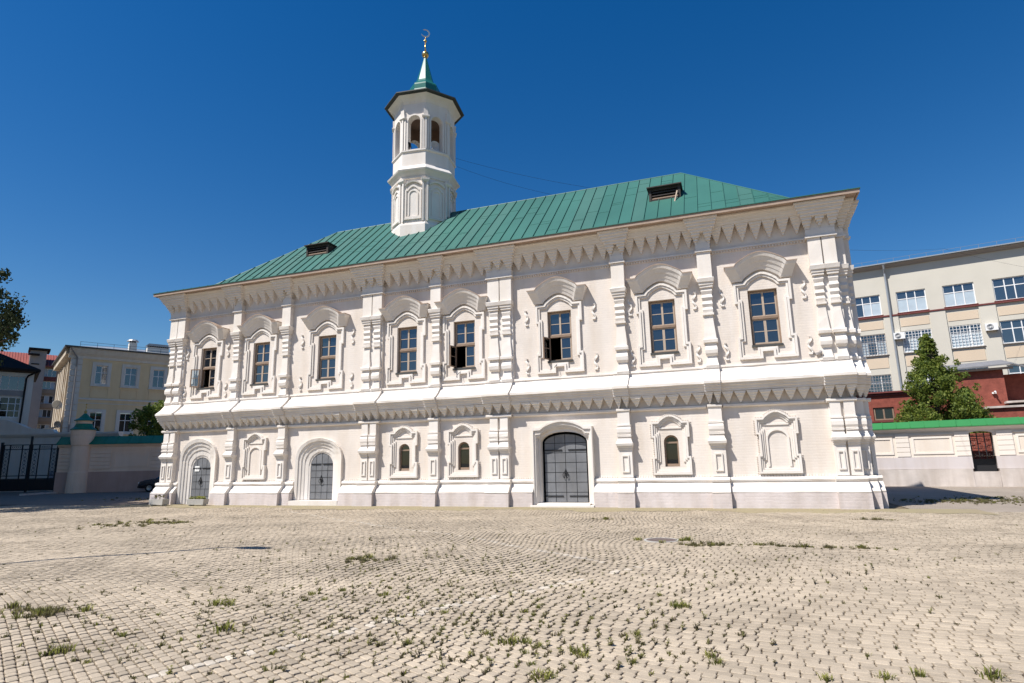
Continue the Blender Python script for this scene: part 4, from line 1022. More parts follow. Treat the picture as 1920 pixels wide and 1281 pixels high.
# ------------------------------------------------------------------ trees
def leaf_cloud(mb, n, sampler, size, drop=.35):
    for _ in range(n):
        c, out = sampler(); s_ = size * random.uniform(.6, 1.25)
        d = (out + Vector((random.gauss(0, .7), random.gauss(0, .7), random.gauss(-drop, .6)))).normalized()
        u = d.orthogonal().normalized(); a = random.uniform(0, 2 * pi); w = d.cross(u); u = u * cos(a) + w * sin(a); w = d.cross(u)
        p = [c - u * s_ * .5, c + w * s_ * .34 + d * s_ * .10, c + u * s_ * .5, c - w * s_ * .34 + d * s_ * .10]
        mb.add([tuple(q) for q in p], [(0, 1, 2), (0, 2, 3)], random.choices((0, 1, 2), (.48, .34, .18))[0])
def clumped(clumps):
    """clumps: (centre, radius, weight)"""
    ws = [c[2] for c in clumps]
    def f():
        c, r, _ = random.choices(clumps, ws)[0]; c = Vector(c)
        d = Vector((random.gauss(0, 1), random.gauss(0, 1), random.gauss(0, 1))).normalized()
        return c + d * r * (random.random() ** .45), d
    return f
def limbs(b, base, top, r0, clumps, n=None):
    base = Vector(base); top = Vector(top)
    b.tube([tuple(base.lerp(top, t) + Vector((.06 * sin(5 * t), .06 * cos(4 * t), 0))) for t in (0, .2, .4, .6, .8, 1)], [r0 * (1 - .82 * t) for t in (0, .2, .4, .6, .8, 1)], 8)
    for c in clumps[:n]:
        e = Vector(c[0]); t = max(.12, min(.92, (e.z - base.z) / max(.1, (top.z - base.z)) - .12)); s_ = base.lerp(top, t)
        mid = s_.lerp(e, .5) + Vector((0, 0, -.12)); b.tube([tuple(s_), tuple(mid), tuple(e)], [r0 * .30, r0 * .18, r0 * .07], 5)
LEAF = [m_leafA, m_leafB, m_leafC]
# conical linden behind the right wall
TX, TY = 11.05, 18.6
T = thing('linden_tree', 'young conical linden tree behind the green-capped cream wall', 'tree', (TX, TY, 0))
cl = []; rr = random.Random(5)
for k in range(190):
    z = 2.2 + 6.1 * rr.random() ** 1.25; f = (z - 2.2) / 6.1
    R = 2.45 * (1 - f) ** .95 + .10 if z > 3.2 else 2.35; a = rr.uniform(0, 2 * pi); q = R * (.35 + .62 * rr.random() ** .5)
    cl.append(((q * 1.06 * cos(a) + .30 * (1 - f), q * sin(a), z), .22 + .36 * (1 - f) * rr.uniform(.6, 1.2), .3 + (1 - f)))
for k in range(5): cl.append(((.02 * k, 0, 7.4 + .26 * k), .22 - .03 * k, .22))
for dx, z in ((1.25, 7.0), (1.15, 6.6), (1.6, 6.3), (2.0, 5.6)): cl.append(((dx, -.3, z - .35), .22, .22))
b = MB(); leaf_cloud(b, 26000, clumped(cl), .16); b.build('crown', LEAF, T)
b = MB(); limbs(b, (0, 0, 0), (.05, 0, 8.2), .14, cl, 60); b.build('trunk', m_bark, T)
# round tree behind the left wall
T = thing('garden_tree', 'bushy round green tree behind the dark green wall cap', 'tree', (-45.4, 15.6, 0))
cl = []
for k in range(70):
    a = rr.uniform(0, 2 * pi); z = rr.uniform(2.6, 6.8); R = 2.3 * sqrt(max(.05, 1 - ((z - 4.4) / 2.7) ** 2)); q = R * (.3 + .7 * rr.random() ** .5)
    cl.append(((q * cos(a), q * sin(a), z), rr.uniform(.35, .65), 1))
for dz in (.1, .4, .7): cl.append(((.35, -.1, 6.5 + dz), .22, .25))
b = MB(); leaf_cloud(b, 14000, clumped(cl), .20); b.build('crown', LEAF, T)
b = MB(); limbs(b, (0, 0, 0), (.1, 0, 6.2), .16, cl, 30); b.build('trunk', m_bark, T)
# tree whose branches reach in at the left edge
T = thing('maple_tree', 'dark shaded tree reaching in with ragged branches beside the far-left house', 'tree', (-32.75, -6.55, 0))
cl = []
for k in range(110):
    a = rr.uniform(0, 2 * pi); z = rr.uniform(6.5, 11.8); R = 3.1 * sqrt(max(.05, 1 - ((z - 8.0) / 4.1) ** 2)); q = R * (.25 + .75 * rr.random() ** .5)
    cl.append(((q * cos(a), q * sin(a), z), rr.uniform(.35, .6), 1))
for p, r, w in (((3.0, .6, 9.25), .28, .5), ((3.35, .5, 8.65), .30, .5), ((3.9, .7, 8.15), .30, .55), ((4.2, .9, 7.85), .26, .4), ((3.7, .6, 7.55), .40, .8), ((4.2, .95, 7.35), .22, .3), ((3.2, .4, 7.3), .55, 1.3), ((3.1, .4, 8.1), .50, 1.0), ((3.3, .5, 6.75), .3, .45), ((2.9, .4, 10.0), .25, .3)): cl.append((p, r, w))
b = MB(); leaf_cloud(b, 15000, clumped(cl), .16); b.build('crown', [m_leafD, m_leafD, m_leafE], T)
b = MB(); limbs(b, (0, 0, 0), (.3, .1, 10.5), .22, cl, 122); b.build('trunk', m_bark, T)

# ------------------------------------------------------------------ left: gateway wall with round turret
LWA = radians(25); LWO = (-45.99, 11.88)
ca, sa = cos(LWA), sin(LWA)
def lw(u, v, z=0): return (LWO[0] + u * ca - v * sa, LWO[1] + u * sa + v * ca, z)
LW = thing('courtyard_wall', 'dusty pink courtyard wall with dark green sheet cap and round turret', 'wall', (*LWO, 0), LWA)
b = MB(); b.box(-3.45, 16, 0, .45, 1.55, 3.62); b.build('wall_face', m_pinkw, LW)
b = MB(); b.box(-3.47, 16, -.05, .47, -.05, 1.548); b.build('dado', m_pinkd, LW)
for a, e in ((-3.42, -2.45), (-1.05, .45), (3.45, 4.4)): rustic(LW, a, e, 1.75, 3.2, 5, 0, m_pinkw)
b = MB(); o = [(.62, 1.88), (3.22, 1.88), (3.22, 2.98), (.62, 2.98)]; b.band([offset(o, .10), o], [.04], 0, .02, True); b.box(.5, 3.3, -.06, .02, 3.14, 3.20); b.build('panel_frame', m_pinkw, LW)
b = MB(); b.xprof(-3.5, 16, [(.03, 3.42), (-.06, 3.44), (-.16, 3.56), (-.18, 3.63), (.6, 3.63), (.6, 3.42)], step=2); b.build('coping_moulding', m_pinkw, LW)
k = -3.5
while k < 15.8:
    k2 = k + .86; b = MB()
    b.loft([[(k + .01, -.32, 3.632), (k2 - .01, -.32, 3.632), (k2 - .01, -.32, 3.68), (k + .01, -.32, 3.68)], [(k + .01, .22, 4.22), (k2 - .01, .22, 4.22), (k2 - .01, .22, 4.26), (k + .01, .22, 4.26)], [(k + .01, .74, 3.64), (k2 - .01, .74, 3.64), (k2 - .01, .74, 3.68), (k + .01, .74, 3.68)]])
    b.loft([[(k - .015, -.32, 3.68), (k + .015, -.32, 3.68), (k + .015, -.32, 3.72), (k - .015, -.32, 3.72)], [(k - .015, .22, 4.26), (k + .015, .22, 4.26), (k + .015, .22, 4.30), (k - .015, .22, 4.30)]])
    b.build('cap_sheet', m_green3, LW); k = k2
tc = (-1.80, -.05)
b = MB(); b.lathe([(.72, -.05), (.72, .2), (.69, 1.50), (.66, 1.60), (.64, 3.2), (.64, 3.5), (.70, 3.6), (.76, 3.95), (.78, 4.1), (.78, 4.3), (.80, 4.4), (.82, 4.62), (.82, 4.74)], 28, tc)
TU = b.build('turret', m_pinkw, LW, smooth=False)
b = MB(); b.lathe([(.88, 4.745), (.88, 4.79), (.64, 4.98), (.55, 5.2), (.52, 5.24)], 20, tc); b.lathe([(.70, 5.46), (.70, 5.50), (.40, 5.68), (.20, 5.92), (.07, 6.06)], 20, tc); b.build('turret_roof', m_green3, TU)
b = MB(); b.lathe([(.52, 5.18), (.52, 5.40), (.62, 5.46)], 20, tc); b.build('turret_neck', m_pinkw, TU)
b = MB(); b.lathe([(.05, 6.03), (.05, 6.1)], 8, tc); ball(b, (*tc, 6.18), .11, 10, 8); b.lathe([(.025, 6.26), (.02, 6.75)], 6, tc); ball(b, (*tc, 6.55), .05, 8, 6); ball(b, (*tc, 6.78), .06, 8, 6); b.build('turret_finial', m_gold, TU)
# wrought iron gate
IG = thing('iron_gate', 'tall black wrought iron double gate with solid lower panels', 'gate', lw(-5.6, .15), LWA)
def gbar(x, z0, z1, w=.045): b = MB(); b.box(x - w / 2, x + w / 2, -.03, .03, z0, z1); return b.build('bar', m_iron, IG)
for s_ in (-1, 1):
    b = MB(); b.box(s_ * .05, s_ * 2.0, -.02, .02, .22, 1.08); b.build('kick_panel', m_iron, IG)
    for z in (1.085, 1.32, 3.32, 3.66): b = MB(); b.box(s_ * .05, s_ * 2.0, -.035, .035, z, z + .06); b.build('rail', m_iron, IG)
    for x, w in ((.08, .12), (.62, .07), (1.50, .07), (1.98, .16)): gbar(s_ * x, .22, 3.72, w)
    for x0, x1 in ((.14, .58), (1.55, 1.9)):
        b = MB(); xm = s_ * (x0 + x1) / 2; r = .13
        for k in range(7):
            zc = 1.5 + .28 * k
            b.tube([(xm + r * cos(t * pi / 4), 0, zc + .14 * sin(t * pi / 4)) for t in range(9)], .014, 4)
        b.tube([(xm, 0, 1.36), (xm, 0, 3.32)], .012, 4); b.build('scrollwork', m_iron, IG)
    b = MB()
    for k in range(6): b.tube([(s_ * (.72 + .14 * k) + .06 * cos(t * pi / 4), 0, 3.52 + .08 * sin(t * pi / 4)) for t in range(9)], .012, 4)
    b.build('scrollwork', m_iron, IG)
b = MB(); b.box(-.06, .06, -.06, .06, .1, 4.35); b.build('gate_post', m_iron, IG)
b = MB(); b.box(2.02, 2.16, -.08, .08, .1, 3.9); b.build('gate_post', m_iron, IG)
b = MB(); b.box(-2.16, -2.02, -.08, .08, .1, 3.9); b.build('gate_post', m_iron, IG)
kb = MB(); kb.box(-.12, .12, -3.3, 0, -.02, .12); kb = kb.build('kerb', m_stainc, None, lw(-3.2, -.1), LWA - radians(6), jit=.01); kb['kind'] = 'structure'
# gatehouse behind the gate
GH = thing('gatehouse', 'cream and white gatehouse with a dark arched opening behind the iron gate', 'building', lw(-5.2, 6), LWA)
b = MB(); holes(b, -9, 2.9, 0, 4.75, 0, [arched(-.35, 1.25, 0, 3.05, .58, 12)], .5); b.build('wall_face', m_cream, GH)
b = MB(); ai = [(-.99, .9), (-.99, 3.05)] + arch(-.35, 1.28, 3.06, .60, 12) + [(.29, 3.05), (.29, .9)]; ao = [(-1.35, .9), (-1.35, 3.05)] + arch(-.35, 2.0, 3.06, .95, 12) + [(.65, 3.05), (.65, .9)]; b.band([ai, ao], [.06], 0, .02); b.build('arch_surround', m_stuc, GH)
b = MB(); b.box(-2.6, -1.36, -.03, .02, .3, 1.7); b.box(.66, 1.9, -.03, .02, .3, 1.7); b.build('tiled_dado', m_blue, GH)
b = MB(); b.xprof(-9, 2.95, [(.05, 4.55), (-.1, 4.6), (-.28, 4.8), (-.30, 4.95), (.5, 4.95), (.5, 4.55)], step=3); b.build('cornice', m_creamw, GH)
b = MB(); b.prism([(-9, 4.96), (-2.4, 4.96), (-2.6, 5.25), (-4.6, 5.35), (-5.6, 5.8), (-6.6, 6.1), (-9, 6.1)], -.15, .4); b.build('curved_gable', m_cream, GH)
b = MB(); b.box(-9, 3, .55, .62, 0, 4.5); b.build('passage_back', m_dark, GH)

# ------------------------------------------------------------------ left: yellow house
LYA = radians(61); LYO = (-63.58, 21.51)
LY = thing('yellow_house', 'two-storey yellow stucco house with white corner quoins and zinc roof', 'house', (*LYO, 0), LYA)
wu = [1.52, 4.20, 6.88, 9.56]; wlx = [1.45, 4.13, 6.81, 9.49]
ops = [rect(u, 1.10, 10.66, 12.62) for u in wu] + [rect(u, 1.10, 5.66, 7.66) for u in wlx]
b = MB(); holes(b, -1.15, 12, 0, 13.6, 0, ops, .2); b.build('wall_face', m_yel, LY)
b = MB(); b.add([(-1.15, 0, 0), (-1.15, 14, 0), (-1.15, 14, 13.6), (-1.15, 0, 13.6)], [(0, 1, 2, 3)]); b.add([(12, 0, 0), (12, 14, 0), (12, 14, 13.6), (12, 0, 13.6)], [(0, 1, 2, 3)]); b.build('end_wall', m_worn, LY)
b = MB()
for k in range(6): b.box(-1.32, -1.14, 1.3 + 2.1 * k, 2.2 + 2.1 * k, 5.5, 13.2)
b.build('end_pilaster', m_worn, LY, jit=.03)
for r, (lst, z) in enumerate(((wu, 10.66), (wlx, 5.66))):
    for u in lst:
        Wd = bgwin(LY, u - .55, z, 1.10, 1.97, .12, [.5], [.62], m_white, lambda i, j: m_pane_bg if r == 0 else m_pane_dk, .06)
        b = MB(); o = [(u - .86, z - .25), (u + .86, z - .25), (u + .86, z + 2.32), (u - .86, z + 2.32)]; i_ = [(u - .55, z - .02), (u + .55, z - .02), (u + .55, z + 1.99), (u - .55, z + 1.99)]
        b.band([i_, o], [.06], 0, .02, True); b.box(u - .92, u + .92, -.14, .02, z - .26, z - .18); b.build('window_surround', m_stuc, Wd)
        b = MB(); o = [(u - .80, z - 1.45), (u + .80, z - 1.45), (u + .80, z - .45), (u - .80, z - .45)]; b.band([offset(o, .07), o], [.04], 0, .02, True); b.build('panel_frame', m_yel, LY)
b = MB()
for k in range(18): b.box(-1.26, -.24, -.10, .02, 3.0 + .6 * k, 3.56 + .6 * k)
b.build('corner_quoin', m_stuc, LY)
b = MB(); b.box(-1.15, 12, -.08, .02, 8.95, 9.13); b.box(-1.15, 12, -.05, .02, 8.55, 8.62); b.build('string_course', m_stuc, LY)
b = MB(); b.xprof(-1.5, 12.4, [(.03, 13.25), (-.08, 13.27), (-.14, 13.5), (-.40, 13.75), (-.62, 14.1), (-.66, 14.34), (.03, 14.34)], step=3); b.build('cornice', m_stuc, LY)
b = MB(); b.box(-1.75, -1.14, .05, 14, 13.6, 14.34); b.build('end_cornice', m_worn, LY)
b = MB(); b.add([(-1.9, -.8, 14.36), (12.6, -.8, 14.36), (12.6, 14.6, 14.36), (-1.9, 14.6, 14.36), (3.2, 6.5, 15.9), (8.5, 6.5, 15.9)], [(0, 1, 5, 4), (1, 2, 5), (2, 3, 4, 5), (3, 0, 4), (0, 3, 2, 1)]); b.build('roof', m_zinc, LY)
b = MB(); b.box(-1.95, 12.6, -.84, -.78, 14.26, 14.42); b.box(-1.95, -1.88, -.77, 14.6, 14.26, 14.42); b.build('gutter', m_sill, LY)
b = MB(); b.tube([(-1.5, -.7, 14.3), (-.75, -.25, 13.3), (-.72, -.18, 12.8), (-.72, -.18, 4)], .07, 6); b.build('downpipe', m_grey_bl, LY)
for u, w, y, h in ((4.0, .75, 1.6, 1.35), (5.9, 2.2, 2.2, 1.15)):
    b = MB(); b.box(u, u + w, y, y + .75, 14.4, 14.4 + h); ch = b.build('chimney', m_stuc, LY)
    b = MB(); b.lathe([(.62 if w < 1 else .8, 14.4 + h + .18), (.45, 14.4 + h + .38), (.1, 14.4 + h + .44)], 10, (u + w / 2, y + .37)) if w < 1 else b.prism([(u - .15, 14.4 + h + .15), (u + w + .15, 14.4 + h + .15), (u + w - .1, 14.4 + h + .4), (u + .1, 14.4 + h + .4)], y - .1, y + .9)
    b.build('chimney_cap', m_zinc, ch)
    b = MB()
    for k in range(int(w / .22)): b.box(u + .06 + k * .22, u + .16 + k * .22, y - .01, y + .5, 14.4 + h - .001, 14.4 + h + .16)
    b.build('chimney_vent', m_dkwood, ch)
b = MB()
for k in range(9): b.tube([(-.6 + 1.5 * k, .2, 14.5), (-.6 + 1.5 * k, .2, 15.1)], .022, 4)
b.tube([(-.6, .2, 15.08), (11.4, .2, 15.08)], .02, 4); b.tube([(-.6, .2, 14.8), (11.4, .2, 14.8)], .016, 4); b.build('roof_railing', m_sill, LY)
ca2, sa2 = cos(LYA), sin(LYA)
def ly(u, v, z): return (LYO[0] + u * ca2 - v * sa2, LYO[1] + u * sa2 + v * ca2, z)
def dish(loc, r, label):
    t = thing('satellite_dish', label, 'satellite dish', loc, radians(80), 'satellite dishes on the yellow house')
    b = MB(); b.M = Matrix.Rotation(radians(80), 4, 'X'); b.lathe([(.01, -.02), (r * .5, .02), (r * .85, .09), (r, .15), (r * .98, .17), (r * .5, .05), (.01, .01)], 18); b.build('reflector', m_zinc, t)
    b = MB(); b.tube([(0, 0, -r * .8), (0, -.45, .0)], .02, 5); b.tube([(0, .05, 0), (.5, .3, -.1)], .03, 5); b.build('feed_arm', m_sill, t)
dish(ly(-1.75, 3.3, 8.55), .5, 'large pale satellite dish high on the flaking end of the yellow house')
dish(ly(-1.6, 1.9, 6.4), .36, 'small pale satellite dish low on the flaking end of the yellow house')
# terrace awning beside the house
AW = thing('terrace_awning', 'pale sloping terrace awning on posts beside the yellow house end', 'awning', ly(-2.6, 2.2, 0), LYA)
b = MB(); b.loft([[(-2.3, -.5, 5.35), (-2.3, 3.4, 5.35), (-2.3, 3.4, 5.47), (-2.3, -.5, 5.47)], [(.9, -.5, 6.05), (.9, 3.4, 6.05), (.9, 3.4, 6.2), (.9, -.5, 6.2)]]); b.build('canopy', m_stuc, AW)
for x, m_ in ((-1.9, m_teal), (-1.55, m_teal), (.2, m_stuc)): b = MB(); b.lathe([(.10, 0), (.10, 5.4)], 8, (x, 0)); b.build('post', m_, AW)
b = MB(); b.box(-2.6, .9, -.6, 3.4, 0, 3.95); b.build('terrace_base', m_grey_bl, AW)
b = MB()
for (cx, mi) in ((-2.2, 0), (-.6, 1)):
    pass
def flower_box(loc, petals, label):
    t = thing('flower_box', label, 'flower box', loc, LYA, 'flower boxes on the terrace')
    b = MB(); b.box(-.5, .5, -.15, .15, 0, .22); b.build('trough', m_grey_bl, t)
    b = MB(); leaf_cloud(b, 160, clumped([((x, 0, .32), .18, 1) for x in (-.4, -.2, 0, .2, .4)]), .12); b.build('plants', [m_leafA, petals, petals], t)
flower_box(ly(-4.6, 1.7, 3.95), m_pinkf, 'terrace flower box full of pink flowers under the awning')
flower_box(ly(-2.9, 1.7, 3.95), m_leafC, 'terrace flower box of yellowish green plants under the awning')

# ------------------------------------------------------------------ left: glazed house and apartment block
LHA = radians(60); LHO = (-59.69, 13.4)
LH = thing('glazed_house', 'white house with dark hipped roof and glazed bays at the far left', 'house', (*LHO, 0), LHA)
b = MB(); holes(b, -9, .84, 0, 10.4, 0, [rect(-.605, 1.71, 8.82, 10.08), rect(-.595, 1.47, 6.40, 8.18), rect(-4.2, 2.4, 8.82, 10.08), rect(-4.2, 2.4, 6.38, 8.16)], .2); b.add([(.84, 0, 0), (.84, 9, 0), (.84, 9, 10.4), (.84, 0, 10.4)], [(0, 1, 2, 3)]); b.build('wall_face', m_stuc, LH)
bgwin(LH, -1.46, 8.82, 1.71, 1.26, .1, [.35, .72], [], m_stuc, lambda i, j: m_pane_bg, .05)
bgwin(LH, -1.33, 6.40, 1.47, 1.78, .1, [.42, .76], [.33, .68], m_white, lambda i, j: m_pane_dk, .06)
bgwin(LH, -5.4, 8.82, 2.4, 1.26, .1, [.35, .72], [], m_stuc, lambda i, j: m_pane_bg, .05)
bgwin(LH, -5.4, 6.38, 2.4, 1.78, .1, [.42, .76], [.33, .68], m_white, lambda i, j: m_pane_dk, .06)
b = MB(); b.box(-5.6, .25, -.08, .02, 8.30, 8.78); b.build('balcony_panel', m_grey_bl, LH)
b = MB(); b.add([(-9.5, -.6, 10.72), (1.25, -.6, 10.72), (1.25, 9.6, 10.72), (-9.5, 9.6, 10.72), (-5, 4.5, 13.2), (-3, 4.5, 13.2)], [(0, 1, 5, 4), (1, 2, 5), (2, 3, 4, 5), (3, 0, 4), (0, 3, 2, 1)]); b.box(-9.5, 1.25, -.62, -.5, 10.52, 10.719); b.build('roof', m_dkroof, LH)
b = MB(); b.tube([(1.15, -.6, 10.6), (.42, -.18, 10.15), (.31, -.14, 9.9), (.26, -.14, 4.5)], .075, 6); b.build('downpipe', m_dkroof, LH)
LAA = radians(60); LAO = (-90.41, 35.02)
LA = thing('apartment_block', 'beige apartment block with red tile roof and square grey tower', 'building', (*LAO, 0), LAA)
wr = [(r, z) for r, z in ((0, 14.85), (1, 13.05), (2, 11.05), (3, 9.1), (4, 7.0))]
b = MB(); holes(b, -12, 6, 0, 16.3, 0, [rect(.05 + 2.2 * q, 1.5, z, z + 1.1) for q in (0, 1) for r, z in wr], .25); b.build('wall_face', m_beige, LA)
for r, z in wr:
    for q in (0, 1):
        bgwin(LA, -.7 + 2.2 * q, z, 1.5, 1.1, .14, [.34, .67], [], m_white, lambda i, j: m_pane_bg if (r + i) % 3 else m_blind, .06)
        b = MB(); b.box(-.75 + 2.2 * q, .85 + 2.2 * q, -.12, .02, z - .62, z - .05); b.build('balcony_front', m_redtrim if r < 1 else m_beige, LA)
b = MB(); b.box(-2.42, -.60, -1.0, 1.5, 0, 18.3); tw = b.build('tower', m_grey_bl, LA)
b = MB(); b.box(-2.66, -.25, -1.4, 2, 18.32, 18.6); b.box(-2.66, -1.4, -1.7, -1.002, 17.55, 17.75); b.box(-2.2, -1.3, -1.06, -1.002, 16.3, 16.45); b.build('tower_slab', m_dkroof, tw)
b = MB(); b.loft([[(-12.5, -.6, 16.15), (6.5, -.6, 16.15), (6.5, -.6, 16.3), (-12.5, -.6, 16.3)], [(-12.5, 4, 18.4), (6.5, 4, 18.4), (6.5, 4, 18.55), (-12.5, 4, 18.55)]]); RFa = b.build('roof', m_tile, LA)
b = MB()
for k in range(60): b.loft([[(-12.4 + k * .31 + d, -.6 + yo, 16.30 + zo + e) for d, e in ((-.07, -.02), (0, .07), (.07, -.02))] for yo, zo in ((0, 0), (4.6, 2.25))])
b.build('tile_rib', m_tile, RFa, kind='stuff')
b = MB(); b.box(1.0, 1.7, .2, 1.0, 16.4, 17.9); b.build('chimney', m_redtrim, LA)

# unseen block added at left to shade yard, wall and gate; pale for bounce
TB = thing('shade_stand_in_block', 'unseen stand-in block added to shade the yard', 'building', (-55, -8, 0))
foot = [(-42 + 55, -16.2 + 8), (-46 + 55, -1.5 + 8), (-66 + 55, 8 + 8), (-82 + 55, 6 + 8), (-82 + 55, -16.2 + 8)]
b = MB(); b.loft([[(x, y, 0) for x, y in foot], [(x, y, 28) for x, y in foot]]); b.build('wall_body', m_stuc, TB)
b = MB(); b.loft([[(x * 1.02, y * 1.02, 28.001) for x, y in foot], [(x * 1.02, y * 1.02, 28.3) for x, y in foot]]); b.build('parapet', m_stainc, TB)
for fl in range(8):
    for k in range(5):
        x = -14 + 6 * k - 8
        b = MB(); b.box(x, x + 1.6, -8.25, -8.15, 2 + 3.2 * fl, 3.7 + 3.2 * fl); b.build('window', m_pane_bg, TB)

# ------------------------------------------------------------------ car
CR_ = thing('parked_car', 'dark blue car parked in the shade beside the pink wall', 'car', (-41.75, 11.35, 0), radians(24))
sec = [(0, .42, .62, .66), (.12, .30, .76, .80), (.5, .26, .88, .84), (1.25, .24, .98, .86), (1.5, .24, 1.0, .86), (2.6, .24, 1.02, .87), (3.6, .26, 1.04, .86), (4.25, .30, 1.0, .82), (4.42, .42, .80, .72)]
b = MB(); b.loft([[(x, .9 - hw, z0), (x, .9 - hw - .02, (z0 + z1) / 2), (x, .9 - hw + .08, z1 - .05), (x, .9 - hw + .2, z1), (x, .9 + hw - .2, z1), (x, .9 + hw - .08, z1 - .05), (x, .9 + hw + .02, (z0 + z1) / 2), (x, .9 + hw, z0)] for x, z0, z1, hw in sec]); b.build('body', m_car, CR_, smooth=True)
b = MB(); b.loft([[(x, .9 - w, z), (x + d, .9 - w + .1, z + h), (x + d, .9 + w - .1, z + h), (x, .9 + w, z)] for x, d, z, h, w in ((1.25, .02, .97, .02, .74), (1.95, .1, 1.0, .44, .72), (2.6, 0, 1.0, .48, .72), (3.3, -.1, 1.02, .42, .70), (3.95, -.02, 1.02, .02, .68))]); b.build('cabin', m_pane_dk, CR_)
for x in (.95, 3.5):
    for y in (.08, 1.72):
        b = MB(); b.M = Matrix.Translation((x, y, .31)) @ Matrix.Rotation(pi / 2, 4, 'X'); b.lathe([(.19, -.09), (.30, -.10), (.315, -.05), (.315, .05), (.30, .10), (.19, .09)], 22, (0, 0), 0, 0, False); wh = b.build('tyre', m_rub, CR_)
        b = MB(); b.M = Matrix.Translation((x, y, .31)) @ Matrix.Rotation(pi / 2, 4, 'X'); b.lathe([(.02, -.06), (.19, -.08), (.195, .08), (.02, .06)], 10); b.build('rim', m_alloy, wh)
for y in (.32, 1.48): b = MB(); ball(b, (.10, y, .66), .13, 10, 6, 0, .6); b.build('headlight', m_white, CR_)
b = MB(); b.box(-.03, .06, .25, 1.55, .30, .44); b.build('bumper', m_rub, CR_)

# ------------------------------------------------------------------ planters by the left corner
def planter(loc, rz, label, green):
    t = thing('planter', label, 'planter', loc, rz, 'planters in front of the mosque')
    b = MB(); o = [(-.46, -.17, .06), (.46, -.17, .06), (.46, .17, .06), (-.46, .17, .06)]
    b.loft([[(x * .93, y * .9, z) for x, y, z in o], [(x, y, .30) for x, y, z in o], [(x * .92, y * .82, .30) for x, y, z in o], [(x * .90, y * .78, .24) for x, y, z in o]])
    b.box(-.36, -.28, -.12, .12, -.0, .061); b.box(.28, .36, -.12, .12, 0, .061); b.build('trough', m_conc, t, jit=.006)
    b = MB(); b.box(-.41, .41, -.13, .13, .2, .25); b.build('soil', m_sand, t)
    b = MB()
    if green: leaf_cloud(b, 420, clumped([((x, random.uniform(-.06, .06), .33), .10, 1) for x in (-.32, -.2, -.1, .02, .12, .24, .33)]), .07, -.8); b.build('plants', [m_grass, m_grass, m_leafC], t)
    else:
        for x in (-.28, -.2, .02, .12, .26):
            h = random.uniform(.18, .36); b.tube([(x, 0, .24), (x + random.uniform(-.04, .04), 0, .24 + h)], [.012, .006], 5)
            leaf_cloud(b, 14, clumped([((x, 0, .26 + h * .6), .07, 1)]), .07)
        b.build('plants', [m_grass2, m_grass3, m_grass2], t)
planter((-24.78, -.98, 0), radians(-4), 'concrete planter with sparse dry stems at the mosque corner', False)
planter((-22.62, -.85, 0), radians(4), 'concrete planter with bright green plants before the left door', True)

# ------------------------------------------------------------------ small fixtures
t = thing('manhole_cover', 'round rusty manhole cover set among the pavers', 'manhole cover', (-1.55, -8.87, hgt(-1.55, -8.87)))
b = MB(); b.lathe([(.36, -.02), (.36, .012), (.31, .012), (.31, .004)], 28, (0, 0)); b.build('ring', m_conc, t)
b = MB(); b.lathe([(.30, -.02), (.30, .010), (.02, .010)], 28); b.build('lid', m_rust, t)
t = thing('security_camera', 'small white and grey security camera low on the wall near the right corner', 'camera', (2.85, 0, 4.95))
b = MB(); b.lathe([(.05, -.03), (.05, .05)], 10, (.03, -.06)); b.build('bracket', m_grey_bl, t)
b = MB(); b.M = Matrix.Translation((.10, -.16, 0)) @ Matrix.Rotation(radians(70), 4, 'X') @ Matrix.Rotation(radians(-10), 4, 'Z'); b.lathe([(.045, -.16), (.055, -.15), (.055, .12), (.03, .14)], 12); b.build('housing', m_grey_bl, t)
b = MB(); b.tube([(-.22, -.015, .02), (-.02, -.02, .02), (.03, -.05, .03)], .012, 5); b.build('cable', m_sill, t)
def horn(loc, rz, tilt, mt, label, s_=1):
    t = thing('loudspeaker', label, 'loudspeaker', loc, (rz), 'loudspeakers in the minaret gallery')
    b = MB(); b.M = Matrix.Rotation(radians(90 + tilt), 4, 'X'); b.lathe([(.05 * s_, -.20 * s_), (.06 * s_, -.05 * s_), (.11 * s_, .05 * s_), (.20 * s_, .16 * s_), (.21 * s_, .17 * s_), (.18 * s_, .15 * s_), (.05 * s_, .0)], 18); b.build('horn', mt, t)
    b = MB(); b.lathe([(.02, -.45), (.02, -.05)], 6); b.build('stand', m_iron, t)
horn((-14.62, 3.38, 17.98), 0, 10, m_iron, 'black horn loudspeaker in the left arch of the minaret gallery', .85)
horn((-13.72, 4.35, 18.12), radians(60), -10, m_white, 'pale horn loudspeaker in the shaded arch of the minaret gallery', 1.6)
def wire(pts, label, r=.006):
    b = MB(); P = []
    for a, e in zip(pts[:-1], pts[1:]):
        for k in range(8):
            f = k / 8; P.append((a[0] + (e[0] - a[0]) * f, a[1] + (e[1] - a[1]) * f, a[2] + (e[2] - a[2]) * f - .12 * 4 * f * (1 - f)))
    P.append(pts[-1]); b.tube(P, r, 4); o = b.build('overhead_wire', m_iron, None); tag(o, label, 'wire', 'overhead wires')
wire([(-12.7, 4.9, 17.67), (-6.67, 9, 16.75), (2, 16, 16.0)], 'upper thin wire running right from the minaret')
wire([(-12.6, 4.9, 17.16), (-8.7, 9, 16.68), (2, 17, 14.5)], 'lower thin wire running right from the minaret')
wire([(3.6, 2.5, 9.4), (16.27, 30, 16.9), (24, 34.5, 15.5)], 'thin wire between the mosque corner and the school')
